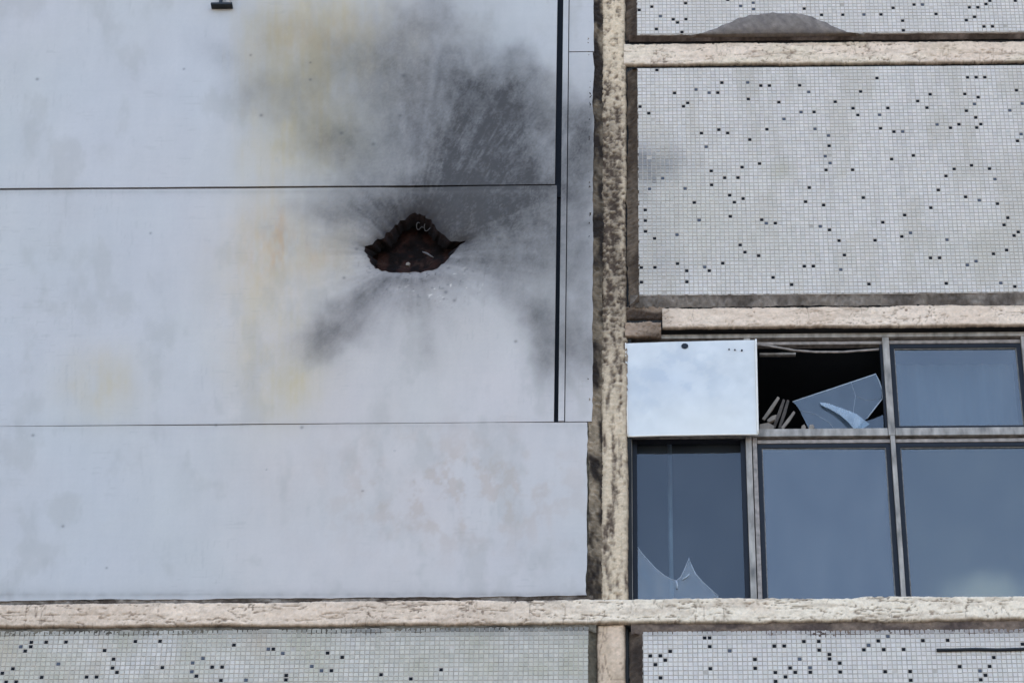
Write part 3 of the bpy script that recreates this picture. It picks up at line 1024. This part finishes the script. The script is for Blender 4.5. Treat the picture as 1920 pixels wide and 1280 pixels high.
def conc_col(seed, base=(98, 94, 92), base2=(70, 66, 64), burn=None, axis='x'):
    A, Bc = alb(*base), alb(*base2)

    def f(S, B, T, n):
        m = fbm(S * 7, B * 16, seed + 2, 4)
        C = mixc(np.broadcast_to(A, S.shape + (3,)).copy(), Bc, sstep(0.35, 0.65, m))
        C = C * (0.55 + 0.9 * n)[..., None]
        if burn is not None:
            uu, vv = (chart(S, B) if axis == 'x' else chart(B, S))
            C = mixc(C, alb(38, 34, 33), np.clip(burn(uu, vv), 0, 0.9))
        return C, 0.004 * (fbm(S * 90, B * 90, seed + 5, 2) - 0.5)
    return f


def vert_col(seed):
    def f(S, B, T, n):
        u, v = chart(B, S)
        n1 = fbm(S * 7, B * 46, seed + 2, 4, 0.6)
        n2 = fbm(S * 48, B * 56, seed + 6, 3, 0.6)
        wlow = sstep(560, 760, v)
        wtop = 1 - sstep(60, 190, v)
        val = (0.35 + 0.3 * wlow) * n1 + (0.65 - 0.3 * wlow) * n2
        bn = burn_v(u, v)
        k = sstep(0.30, 0.62, val + 0.10 * wtop + 0.04 * wlow - 0.10 * bn + 0.05 * sstep(1150, 1168, u))
        C = mixc(np.broadcast_to(alb(92, 82, 77), S.shape + (3,)).copy(), alb(212, 202, 189), k)
        C = C * (0.80 + 0.4 * fbm(S * 150, B * 150, seed + 7, 3))[..., None]
        C = mixc(C, alb(54, 46, 42), np.clip(bn * (0.45 + 1.1 * (fbm(S * 14, B * 22, seed + 19, 4) - 0.2)), 0, 0.85))
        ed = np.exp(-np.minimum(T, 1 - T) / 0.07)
        C = mixc(C, alb(66, 55, 48), np.clip(ed * (0.3 + 0.8 * n), 0, 0.85))  # shade along both borders of the upright joint painted in
        return C, 0.009 * (1 - k)
    return f


MB1, MB2 = alb(226, 217, 213), alb(214, 206, 196)
YJ = 0.035                               # face of the recessed joints


def jprof(y0, drop=0.02, pw=6):
    return lambda T, S: y0 + drop * np.abs(2 * T - 1) ** 18


xv0, xv1 = WX(1127, 400, YJ), WX(1175, 400, YJ)
ztop0, ztop1 = WZ(1500, 120, YJ), WZ(1500, 79, YJ)
zst0, zst1 = WZ(1500, 613.5, YJ), WZ(1500, 574, YJ)
zsl0, zsl1 = WZ(960, 1168, -0.015), WZ(960, 1121, -0.015)


def burn_v(u, v):
    return np.interp(v, [60, 150, 230, 330, 480, 600, 700, 800], [0.0, 0.15, 0.50, 0.72, 0.62, 0.55, 0.28, 0.08]) * (1 - 0.75 * sstep(1155, 1172, u) * (v < 480))


def burn_corner(u, v):
    return 0.95 * gauss(u, v, 1200, 600, 50, 34)


# upright joint between the bays (runs from above the frame down to the sill band), then below it
ribbon('mortar_joint', 'z', zsl1 - 0.01, ZT, xv0, xv1, jprof(YJ), vert_col(301),
       M['mortar'], building, (0.006, 0.007), 301, rough=0.006)
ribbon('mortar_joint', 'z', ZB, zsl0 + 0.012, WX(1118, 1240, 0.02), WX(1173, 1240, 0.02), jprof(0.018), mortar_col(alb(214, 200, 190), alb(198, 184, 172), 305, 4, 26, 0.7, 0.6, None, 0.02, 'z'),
       M['mortar'], building, (0.006, 0.005), 305)
# level joints of the right-hand bay
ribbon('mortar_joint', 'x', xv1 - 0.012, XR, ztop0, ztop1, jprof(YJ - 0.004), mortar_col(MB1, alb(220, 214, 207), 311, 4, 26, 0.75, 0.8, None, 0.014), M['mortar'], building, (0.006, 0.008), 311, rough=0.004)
xbk = WX(1242, 600, YJ)
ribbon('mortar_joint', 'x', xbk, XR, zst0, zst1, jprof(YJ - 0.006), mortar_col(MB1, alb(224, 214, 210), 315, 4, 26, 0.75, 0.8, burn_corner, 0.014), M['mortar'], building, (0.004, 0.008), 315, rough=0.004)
# broken stump of that joint beside the upright one, split by a black crack
zc = WZ(1200, 598, YJ)
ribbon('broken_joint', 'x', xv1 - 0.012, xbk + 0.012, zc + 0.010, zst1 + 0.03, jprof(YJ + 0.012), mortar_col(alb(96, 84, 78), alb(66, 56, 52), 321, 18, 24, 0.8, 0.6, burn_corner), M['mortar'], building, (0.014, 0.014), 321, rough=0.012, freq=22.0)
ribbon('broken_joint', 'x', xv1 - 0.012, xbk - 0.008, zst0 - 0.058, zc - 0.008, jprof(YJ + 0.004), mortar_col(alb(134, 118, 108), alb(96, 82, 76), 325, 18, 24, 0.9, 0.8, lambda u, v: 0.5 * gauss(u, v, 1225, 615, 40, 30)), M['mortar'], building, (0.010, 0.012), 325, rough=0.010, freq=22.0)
# sill band right across the facade
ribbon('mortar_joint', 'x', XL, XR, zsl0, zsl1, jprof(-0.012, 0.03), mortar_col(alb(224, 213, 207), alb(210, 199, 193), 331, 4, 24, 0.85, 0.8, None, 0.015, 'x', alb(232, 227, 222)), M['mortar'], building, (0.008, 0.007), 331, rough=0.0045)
boxes('sill_bed', [(XL, XR, 0.012, 0.11, zsl0 + 0.01, zsl1 - 0.006)], M['core'], building)
boxes('joint_bed', [(xv0 - 0.03, xv1 + 0.02, YJ + 0.022, 0.12, zsl1 - 0.005, ZT), (WX(1112, 1240), WX(1178, 1240), 0.045, 0.101, ZB, zsl0 + 0.005),
                    (xv1 + 0.021, XR, YJ + 0.02, 0.1, ztop0 - 0.03, ztop1 + 0.03), (xv1 + 0.021, XR, YJ + 0.022, 0.1, zst0 + 0.006, zst1 + 0.03)], M['dark_core'], building)
# bare edges of the mosaic panels
cham = lambda y0, y1: (lambda T, S: y0 + (y1 - y0) * T)
chamr = lambda y0, y1: (lambda T, S: y1 + (y0 - y1) * T)
ribbon('concrete_edge', 'x', xp - 0.05, XR, zb_big - 0.048, zb_big + 0.002, chamr(0.0015, 0.05), conc_col(341, (146, 148, 156), (108, 108, 114), burn_corner), M['concrete'], pan_big, (0.010, 0.004), 341, rough=0.008)
ribbon('concrete_edge', 'z', zb_big - 0.045, zt_big + 0.01, xp - 0.062, xp + 0.001, chamr(0.0015, 0.045), conc_col(343, (96, 88, 82), (66, 58, 52), None, 'z'), M['concrete'], pan_big, (0.012, 0.005), 343, rough=0.009)
ribbon('concrete_edge', 'x', xp - 0.03, XR, zt_big - 0.001, zt_big + 0.02, cham(0.0015, 0.045), conc_col(345, (36, 33, 32), (26, 24, 23)), M['concrete'], pan_big, (0.002, 0.003), 345)  # near-black colour paints in the shadow line under the joint
ribbon('concrete_edge', 'z', zb_top - 0.01, ZT, xp - 0.062, xp + 0.001, chamr(0.0015, 0.045), conc_col(347, (86, 78, 72), (60, 52, 48), None, 'z'), M['concrete'], pan_top, (0.012, 0.005), 347, rough=0.008)
ribbon('concrete_edge', 'x', xp - 0.05, XR, zb_top - 0.016, zb_top + 0.002, chamr(0.0015, 0.045), conc_col(349, (128, 126, 134), (92, 88, 92)), M['concrete'], pan_top, (0.004, 0.004), 349, rough=0.004)
ribbon('concrete_edge', 'z', ZB, zt_br + 0.02, xp - 0.062, xp + 0.004, chamr(0.0015, 0.045), conc_col(351, (88, 80, 76), (58, 52, 50), None, 'z'), M['concrete'], pan_br, (0.005, 0.005), 351, rough=0.006)
ribbon('concrete_edge', 'z', ZB, zt_bl + 0.02, xr_bl - 0.002, xr_bl + 0.05, cham(0.0015, 0.045), conc_col(353, (92, 90, 84), (66, 62, 58), None, 'z'), M['concrete'], pan_bl, (0.005, 0.006), 353, rough=0.006)
# crumbling mortar bedding under the sill band
ribbon('crumbled_bedding', 'x', XL, xr_bl + 0.04, zt_bl - 0.022, zsl0 + 0.004, lambda T, S: 0.003 - 0.004 * (1 - (2 * T - 1) ** 2) + 0.004 * T, conc_col(361, (104, 102, 98), (74, 72, 70)), M['concrete'], pan_bl, (0.022, 0.003), 361, rough=0.003, freq=9.0)
ribbon('crumbled_bedding', 'x', xp - 0.055, XR, zt_br - 0.022, zsl0 + 0.004, lambda T, S: 0.003 - 0.004 * (1 - (2 * T - 1) ** 2) + 0.004 * T, conc_col(365, (112, 102, 98), (80, 72, 72)), M['concrete'], pan_br, (0.024, 0.003), 365, rough=0.003, freq=9.0)
# dark rough edge between cladding and upright joint, and crumbs along the foot of the cladding
ribbon('crumbled_edge', 'z', zsl1 - 0.004, ZT, xs_b - 0.022, xv0 + 0.012, lambda T, S: 0.006 + 0.035 * T, conc_col(371, (142, 134, 124), (46, 41, 39), lambda u, v: 0.6 * np.interp(v, [100, 200, 450, 700, 800], [0.2, 0.7, 0.8, 0.4, 0.0]), 'z'), M['concrete'], building, (0.016, 0.010), 371, rough=0.012, freq=9.0)
ribbon('crumbled_edge', 'x', XL, WX(1112, 1110), zbot - 0.022, zbot + 0.006, lambda T, S: 0.006 + 0.004 * (1 - T), conc_col(375, (134, 134, 138), (80, 76, 76)), M['concrete'], building, (0.003, 0.014), 375, rough=0.008, freq=12.0)
ribbon('crumbled_edge', 'z', zbot - 0.01, zs2 - 0.02, WX(1094, 950), xs_b + 0.01, lambda T, S: 0.012 + 0.02 * T, conc_col(379, (132, 132, 126), (96, 94, 88), None, 'z'), M['concrete'], building, (0.006, 0.004), 379, rough=0.006, freq=10.0)

# grey mortar smeared over the lower edge of the upper panel
us = np.linspace(1290, 1620, 150)
top_px = np.interp(us, [1290, 1310, 1345, 1385, 1410, 1450, 1490, 1525, 1560, 1590, 1620], [70, 67, 52, 36, 27, 24, 24, 32, 48, 61, 68])
top_px = top_px + 5 * (fbm(us / 11, us * 0, 391, 4) - 0.5)
T = np.linspace(0, 1, 24)
xs_ = np.array([WX(u, 66) for u in us])
zt_ = np.array([WZ(u, t) for u, t in zip(us, top_px)])
X = np.repeat(xs_[:, None], 24, 1)
Zb = zb_top - 0.012
Z = Zb + (zt_[:, None] - Zb) * T[None]
n = fbm(X * 30, Z * 30, 393, 4)
Y = -0.004 - 0.010 * np.sin(np.pi * np.clip(T, 0, 1))[None] ** 0.6 - 0.004 * (n - 0.5) + 0.008 * (T[None] > 0.96) + 0.02 * (T[None] < 0.03)
C = alb(126, 124, 128) * (0.72 + 0.5 * n)[..., None]
C = mixc(C, alb(88, 82, 80), (1 - sstep(0.0, 0.45, T))[None] * 0.7 * np.ones_like(X))
C = mixc(C, alb(100, 98, 104), sstep(0.5, 0.7, fbm(X * 40 + Z * 25, Z * 12, 395, 3)) * 0.5)
grid_obj('mortar_smear', X, Y, Z, M['concrete'], pan_top, C)

# ------------------------------------------------------------------ band window
M['bead'] = material('putty_bead', color=t3(alb(120, 124, 132)), rough=0.8, var=0.4, scale=40, bump=0.3)
YF, YS, YG = 0.088, 0.106, 0.124
MW = 0.757                                # module of the window
xA = WX(1411, 960, YF)
xB = xA + MW
marks = [xA, xB, xB + MW, xB + 2 * MW, xB + 3 * MW]
zh0, zh1 = WZ(1500, 632.5, YF), WZ(1500, 625, YF)
zt0, zt1 = WZ(1500, 817, YF), WZ(1500, 803, YF)
zsill = zsl1 - 0.015
win = boxes('window', [(XW0, XW1 - 0.032, YF, 0.15, zh0, zh1), (XW0 - 0.002, XW0 + 0.018, YF + 0.002, 0.15, zsill, zh0 - 0.0005),
                       (XW0, XW1 - 0.032, YF + 0.003, 0.155, zsill - 0.02, zsill + 0.012)], M['frame'], building, 0.002)
tag(win, label='band window of grey frames with one broken and one boarded light')
for i, (s, e) in enumerate(zip([XW0 + 0.019] + [m + 0.0205 for m in marks[:-1]], [m - 0.0205 for m in marks[:-1]] + [XW1 - 0.032])):
    boxes('transom', [(s, e, YF + 0.001, 0.149, zt0, zt1)], M['frame'], win, 0.002)
for i, m in enumerate(marks[:-1]):
    wl_, wr_ = (0.020, 0.020) if i != 0 else (0.020, 0.020)
    boxes('mullion', [(m - 0.017, m + 0.019, YF + 0.0005 * (i + 1), 0.151, zt0 + 0.002, zh0 - 0.001)] if i else
          [(m - 0.017, m + 0.019, YF + 0.0005, 0.151, zt0, zh0 - 0.001)], M['frame'], win, 0.002)
    if i == 0:
        # coupled double post with an open crack
        boxes('mullion', [(m - 0.024, m + 0.008, YF + 0.0005, 0.151, zsill + 0.012, zt0 - 0.001)], M['frame'], win, 0.003)
        boxes('mullion', [(m + 0.013, m + 0.036, YF + 0.006, 0.152, zsill + 0.012, zt0 - 0.004)], M['sash'], win, 0.003)
    else:
        boxes('mullion', [(m - 0.008, m + 0.016, YF + 0.0005 * (i + 1), 0.151, zsill + 0.012, zt0 + 0.001)], M['frame'], win, 0.002)


def ring_boxes(x0, x1, z0, z1, w, y0, y1):
    return [(x0, x0 + w, y0, y1, z0, z1), (x1 - w, x1, y0, y1, z0, z1), (x0 + w, x1 - w, y0 + 0.0002, y1, z1 - w, z1), (x0 + w, x1 - w, y0 + 0.0002, y1, z0, z0 + w)]


def light(x0, x1, z0, z1, seed, pane=True, glass='glass', yg=YG, rail=True, bead=True):
    """one glazed light: top rail, black gasket, thin bead and the pane"""
    g = random.Random(seed)
    if rail:
        boxes('sash_rail', [(x0 + 0.001, x1 - 0.001, YS, YG + 0.02, z1 - 0.034, z1 - 0.012)], M['sash'], win, 0.002)
        zt = z1 - 0.036
    else:
        zt = z1 - 0.006
    boxes('gasket', ring_boxes(x0 + 0.001, x1 - 0.001, z0, zt, 0.024, YS + 0.004, YG + 0.018), M['gasket'], win)
    if pane:
        if bead:
            boxes('glazing_bead', ring_boxes(x0 + 0.025, x1 - 0.025, z0 + 0.024, zt - 0.024, 0.005, YS + 0.010, YG + 0.017), M['bead'], win)
        px0, px1, pz0, pz1 = x0 + 0.022, x1 - 0.022, z0 + 0.021, zt - 0.021
        o = boxes('pane', [(px0 - (px0 + px1) / 2, px1 - (px0 + px1) / 2, -0.002, 0.002, pz0 - (pz0 + pz1) / 2, pz1 - (pz0 + pz1) / 2)], M[glass], win)
        o.location = ((px0 + px1) / 2, yg, (pz0 + pz1) / 2)
        o.rotation_euler = (g.uniform(-0.004, 0.006), 0, g.uniform(-0.006, 0.006))
    return zt


ZL = zsill + 0.013
x_l = XW0 + 0.019
# lower row
light(x_l, xA - 0.025, ZL, zt0 + 0.018, 1, glass='glass_dark', yg=0.135, rail=False, bead=False)
light(xA + 0.037, xB - 0.009, ZL, zt0, 2)
for i in range(1, 4):
    light(marks[i] + 0.017, (marks[i + 1] - 0.009) if i < 3 else XW1 - 0.033, ZL, zt0, 2 + i, glass='glass_reflected' if i == 1 else 'glass')
# upper row: first light is boarded, second is smashed, the others whole
light(x_l, xA - 0.018, zt1 + 0.001, zh0, 10)
boxes('sash_rail', [(xA + 0.020, xB - 0.018, YS, YG + 0.02, WZ(1540, 645.5, YS), WZ(1540, 640, YS))], M['sash'], win, 0.002)
boxes('gasket', [(xA + 0.020, xA + 0.034, YS + 0.003, YG + 0.02, zt1 + 0.001, zh0 - 0.036), (xB - 0.031, xB - 0.018, YS + 0.003, YG + 0.02, zt1 + 0.001, zh0 - 0.036)], M['gasket'], win)
for i in range(1, 4):
    light(marks[i] + 0.020, (marks[i + 1] - 0.018) if i < 3 else XW1 - 0.033, zt1 + 0.001, zh0, 20 + i)

# glazing strip that sags across the smashed light
pts = []
for u, v in ((1422, 646), (1450, 650), (1490, 657), (1530, 660), (1580, 660), (1620, 657), (1648, 655)):
    x, z = W(u, v, YS)
    pts.append((x, YS, z))
tube('loose_glazing_strip', pts, 0.007, M['sash'], win, 6)
x0_, z0_ = W(1424, 664.5, 0.16)
x1_, z1_ = W(1492, 664.5, 0.16)
boxes('inner_rail', [(x0_, x1_, 0.152, 0.175, z0_ - 0.007, z0_ + 0.007)], M['frame'], win, 0.002)

# remains of the outer glass in the lower left light
sh = [(1194, 1023), (1203, 1036), (1216, 1051), (1230, 1066), (1245, 1078), (1258, 1085), (1268, 1088), (1276, 1082), (1284, 1066), (1292, 1045), (1297, 1060),
      (1304, 1075), (1317, 1090), (1332, 1104), (1347, 1117), (1347, 1126), (1194, 1126)]
o = prism('broken_pane', [W(u, v, 0.118) for u, v in sh], 0.116, 0.120, M['stub_glass'], win)
edge = [(W(u, v, 0.115)[0], 0.115, W(u, v, 0.115)[1]) for u, v in sh[:-2]]
tube('fracture_edge', edge, 0.0022, M['film'], win, 5)
edge = [(W(u, v, 0.113)[0], 0.113, W(u, v, 0.113)[1]) for u, v in ((1268, 1088), (1270, 1095), (1269, 1103))]
tube('fracture_edge', edge, 0.004, M['film'], win, 5)
edge = [(W(u, v, 0.113)[0], 0.113, W(u, v, 0.113)[1]) for u, v in ((1280, 1086), (1287, 1081), (1293, 1076))]
tube('fracture_edge', edge, 0.004, M['film'], win, 5)
tag(o, label='jagged remains of glass standing at the foot of the light')

# ------------------------------------------------------------------ loose things in and on the window
c4 = [(1173, 645), (1417, 638), (1421, 814), (1177, 818)]
YSH = 0.052
q = [W(u, v, YSH) for u, v in c4]
nn, mm = 70, 50
S, T = np.meshgrid(np.linspace(0, 1, nn), np.linspace(0, 1, mm), indexing='ij')
X = (q[3][0] * (1 - S) + q[2][0] * S) * (1 - T) + (q[0][0] * (1 - S) + q[1][0] * S) * T
Z = (q[3][1] * (1 - S) + q[2][1] * S) * (1 - T) + (q[0][1] * (1 - S) + q[1][1] * S) * T
Z = Z + 0.004 * (fbm(S * 6, S * 0, 401, 3) - 0.5) * (np.abs(2 * T - 1) > 0.97)
Y = YSH + 0.004 * (S - 0.5) ** 2 * 4 - 0.008 * T + 0.005 * (fbm(S * 4, T * 4, 403, 3) - 0.5)
C = alb(210, 223, 242) * (0.74 + 0.40 * fbm(S * 5, T * 4.5, 405, 6, 0.6))[..., None]
C = mixc(C, alb(170, 188, 216), 0.6 * sstep(0.48, 0.62, fbm(S * 7 + T * 2, T * 6, 407, 5, 0.6)) * gauss(S, T, 0.35, 0.6, 0.35, 0.35))
C = mixc(C, alb(184, 200, 226), 0.5 * gauss(S, T, 0.3, 0.6, 0.3, 0.25))
C = mixc(C, alb(218, 228, 240), 0.6 * gauss(S, T, 0.6, 0.1, 0.5, 0.25))
sheet = bpy.data.objects.new('cover_sheet', None)
COL.objects.link(sheet)
sheet.location = (float(X.mean()), YSH, float(Z.min()))
tag(sheet, 'white plastic sheet nailed over the upper light of the window next to the upright joint', 'sheet')


def into(o, parent):
    o.parent = parent
    o.matrix_parent_inverse = Matrix.Translation(-parent.location)
    return o


V = np.stack([X, Y, Z], -1).reshape(-1, 3)
Vb = V + np.array([0, 0.006, 0])
fr = grid_faces(nn, mm)
rim = [i * mm for i in range(nn)] + [(nn - 1) * mm + j for j in range(1, mm)] + [i * mm + mm - 1 for i in range(nn - 2, -1, -1)] + [j for j in range(mm - 2, 0, -1)]
rim = np.array(rim)
r2 = np.roll(rim, -1)
off = nn * mm
faces = np.concatenate([fr, fr[:, ::-1] + off, np.stack([rim, rim + off, r2 + off, r2], 1)])
into(link('board', mesh_np('board', np.concatenate([V, Vb]), faces, np.concatenate([C.reshape(-1, 3)] * 2), False), M['sheet']), sheet)
# pale rods added to imitate a bright fringe along the borders
def strip3(name, a, b, w, parent):
    ia = np.linspace(0, 1, 24)
    P = np.array([[a[0] * (1 - t) + b[0] * t, 0, a[1] * (1 - t) + b[1] * t] for t in ia])
    ys = []
    for p in P:
        k = np.argmin((V[:, 0] - p[0]) ** 2 + (V[:, 2] - p[2]) ** 2)
        ys.append(V[k, 1] - 0.004)
    pts = [(float(p[0]), float(y), float(p[2])) for p, y in zip(P, ys)]
    o = tube(name, pts, w, M['edge_white'], None, 6)
    return into(o, parent)


M['pale_streak'] = material('pale_streak_paint', color=(0.24, 0.24, 0.25), rough=0.6, var=0.3, scale=6, bump=0.0)
M['edge_white'] = material('white_sheet_edge', color=t3(np.clip(alb(226, 234, 245), 0, 0.86)), rough=0.4, var=0.06, scale=20, bump=0.1)
strip3('bright_border', q[3], q[2], 0.006, sheet)
strip3('bright_border', q[2], q[1], 0.006, sheet)
strip3('bright_border', q[3], q[0], 0.004, sheet)
for (u, v, r) in ((1284, 648, 0.019), (1367, 654, 0.004), (1378, 655, 0.004), (1391, 656, 0.005)):
    x, z = W(u, v, 0.04)
    vs = []
    me = bpy.data.meshes.new('nail_washer')
    k = 10
    vs = [(x + r * math.cos(2 * math.pi * i / k), 0.040, z + r * 0.9 * math.sin(2 * math.pi * i / k)) for i in range(k)]
    vs += [(a * 1.0, 0.052, c) for a, b, c in vs]
    me.from_pydata(vs, [], [tuple(range(k))] + [(i, i + k, (i + 1) % k + k, (i + 1) % k) for i in range(k)])
    me.update()
    into(link('nail_washer', me, M['gasket']), sheet)

# big piece of fallen glass
gs = [(1486, 752), (1642, 702), (1649, 716), (1654, 729), (1655, 746), (1640, 764), (1626, 782), (1606, 797), (1590, 806), (1520, 806), (1509, 786), (1500, 768), (1493, 758)]
YP = 0.150
lean = lambda x, z: -0.02 * (z - zt1) / 0.3 + 0.02
shard_g = prism('glass_shard', [W(u, v, YP) for u, v in gs], YP - 0.002, YP + 0.002, M['shard'], None, lean)
tag(shard_g, 'large slanting shard of blue glass standing in the smashed window light', 'glass shard', 'glass pieces in the smashed light')
edge = []
for u, v in ((1486, 752), (1530, 738), (1590, 719), (1642, 702), (1649, 716), (1654, 729), (1655, 746), (1640, 764), (1626, 782)):
    x, z = W(u, v, YP)
    edge.append((x, YP + lean(x, z), z))
tube('shard_edge', edge, 0.0035, M['film'], shard_g, 5)
for ck in (((1500, 768), (1530, 775), (1556, 790), (1566, 805)), ((1596, 717), (1604, 742), (1600, 770), (1610, 795)), ((1655, 746), (1625, 750), (1604, 742))):
    tube('crack', [(W(u, v, YP)[0], YP + lean(*W(u, v, YP)) - 0.003, W(u, v, YP)[1]) for u, v in ck], 0.0009, M['film'], shard_g, 4)
fs_ = [(1536, 753), (1552, 755), (1572, 763), (1590, 770), (1606, 777), (1618, 787), (1630, 797), (1618, 805), (1600, 804), (1592, 793), (1575, 778), (1556, 766), (1541, 759)]
film = prism('plastic_strip', [W(u, v, 0.135) for u, v in fs_], 0.128, 0.131, M['film_glass'], None, lambda x, z: -0.06 * (x - 1.15))
tag(film, 'curved pale plastic strip lying against the glass shard', 'plastic strip')
gs2 = [(1622, 790), (1636, 786), (1656, 778), (1657, 806), (1600, 806), (1612, 797)]
s2 = prism('glass_shard', [W(u, v, 0.125) for u, v in gs2], 0.122, 0.126, M['shard'], None)
tag(s2, 'small grey glass piece in the corner of the smashed light below the big shard', 'glass shard', 'glass pieces in the smashed light')
sticks = [([(1429, 785), (1433, 788), (1462, 745), (1458, 742)], 0.150, 'longest pale splinter in the smashed light, beside the white sheet', 'splinter'),
          ([(1449, 800), (1453, 803), (1472, 749), (1468, 747)], 0.158, 'grey splinter right of the longest one in the smashed light', 'dark_wood'),
          ([(1459, 803), (1463, 804), (1480, 750), (1476, 748)], 0.164, 'dark grey splinter close to the left tip of the glass shard', 'dark_wood'),
          ([(1464, 802), (1468, 805), (1491, 773), (1488, 770)], 0.146, 'short leaning splinter under the left tip of the glass shard', 'splinter')]
for poly, yy, lab, mt in sticks:
    (a, b, c, d) = poly
    mid1 = ((b[0] + c[0]) / 2 + 1.5, (b[1] + c[1]) / 2)
    mid2 = ((a[0] + d[0]) / 2 - 0.8, (a[1] + d[1]) / 2 + 1)
    o = prism('splinter', [W(u, v, yy) for u, v in (a, b, mid1, c, d, mid2)], yy - 0.006, yy + 0.006, M[mt], None, lambda x, z: 0.04 * (z - zt1))
    tag(o, lab, 'splinter', 'splinters in the smashed light')
chips = [((1424, 796), (1440, 793), (1452, 799), (1450, 806), (1424, 806), 'flat white rubble chip on the transom against the white sheet'),
         ((1438, 788), (1448, 780), (1456, 778), (1453, 787), (1441, 792), 'white rubble chip propped at the foot of the longest splinter'),
         ((1503, 799), (1508, 796), (1511, 801), (1509, 806), (1502, 806), 'small light crumb on the transom under the glass shard, nearer the splinters'),
         ((1518, 797), (1524, 796), (1527, 801), (1523, 806), (1516, 806), 'small light crumb on the transom in front of the lower corner of the shard')]
for c in chips:
    o = prism('rubble_chip', [W(u, v, 0.12) for u, v in c[:-1]], 0.115, 0.135, M['splinter'], None)
    tag(o, c[-1], 'rubble', 'rubble on the transom')

# thin curtain hanging inside behind the upper light by the smashed one
for xa, xb, z0, z1, yy, sd_, lab in ((xB + 0.06, xB + MW - 0.05, zt1 - 0.02, WZ(1790, 683, 0.25), 0.25, 421, 'thin grey curtain hanging behind the whole upper pane beside the smashed light'),):
    S, T = np.meshgrid(np.linspace(0, 1, 90), np.linspace(0, 1, 12), indexing='ij')
    X = xa + (xb - xa) * S
    Z = z0 + (z1 - z0) * T
    Y = yy + 0.007 * np.sin(S * 46 + 5 * fbm(S * 3, S * 0, sd_)) * (0.5 + fbm(S * 8, T * 2, sd_ + 1))
    tag(grid_obj('curtain', X, Y, Z, M['curtain']), lab, 'curtain')
x, z = W(1257, 980, 0.5)
o = tube('reflection_rod', [(x, 0.5, ZW0 + 0.021), (x, 0.5, ZW1 - 0.031)], 0.013, M['pale_streak'], None, 10)  # tube added to stand for a streak of reflected light in the pane
tag(o, 'pale upright pipe added to imitate a reflection behind the window light with the broken pane', 'streak')

# ------------------------------------------------------------------ small things on the wall
# iron bracket on the upper cladding panel
bx, bz = W(417, 16)
br = bpy.data.objects.new('iron_bracket', None)
COL.objects.link(br)
br.location = (bx, 0, bz)
tag(br, 'small black iron bracket on the upper cladding panel beside the yellowed stain', 'bracket')
L_, R_ = WX(397, 15) - bx, WX(437, 15) - bx
boxes('bar', [(L_, R_, -0.045, 0.0, -0.008, 0.009)], M['black_metal'], br, 0.003)
for u in (415, 429):
    x = WX(u, 5) - bx
    boxes('stem', [(x - 0.009, x + 0.009, -0.030, -0.012, 0.0092, 0.34)], M['black_metal'] if u == 415 else M['frame'], br, 0.002)
boxes('plate', [(L_ - 0.01, R_ + 0.01, -0.012, 0.003, 0.30, 0.42)], M['black_metal'], br, 0.003)

# bent wires hanging in the burnt hole
for (u, v, r, lab) in ((787, 424, 0.021, 'small bent wire loop in the top of the burnt hole, next to its peak'), (802, 426, 0.023, 'bent wire loop in the burnt hole, close to its upper right edge')):
    x, z = W(u, v, 0.075)
    pts = [(x + r * math.cos(a) * 0.85, 0.075 + 0.012 * math.sin(2 * a), z + r * math.sin(a)) for a in np.linspace(0.6, 5.6, 16)]
    pts.append((x + 0.03, 0.13, z + 0.02))
    tag(tube('wire_loop', pts, 0.0024, M['wire'], None, 6), lab, 'wire', 'wire loops in the hole')
x, z = W(765, 496, 0.09)
o = prism('plaster_crumb', [(x - 0.012, z - 0.008), (x + 0.006, z - 0.012), (x + 0.013, z + 0.002), (x + 0.004, z + 0.011), (x - 0.009, z + 0.008)], 0.082, 0.100, M['splinter'], None)
tag(o, 'tiny pale crumb lying at the bottom of the burnt hole', 'crumb')
pa = [(792, 472), (800, 475), (808, 480), (813, 483)]
o = tube('metal_sliver', [(W(u, v, 0.09)[0], 0.09, W(u, v, 0.09)[1]) for u, v in pa], [0.003, 0.006, 0.005, 0.002], M['wire'], None, 5)
tag(o, 'short bright sliver of torn metal across the lower part of the burnt hole', 'sliver')

# black cable end running over the tiles below the window
pts = []
for u, v in ((1756, 1219), (1790, 1218.5), (1830, 1217.5), (1870, 1218.5), (1920, 1217), (1980, 1216), (2060, 1216), (2200, 1215)):
    x, z = W(u, v)
    pts.append((x, -0.006, z))
o = tube('wall_cable', pts, 0.0085, M['black_metal'], None, 8)
tag(o, 'thin black cable running level over the mosaic tiles below the window', 'cable')
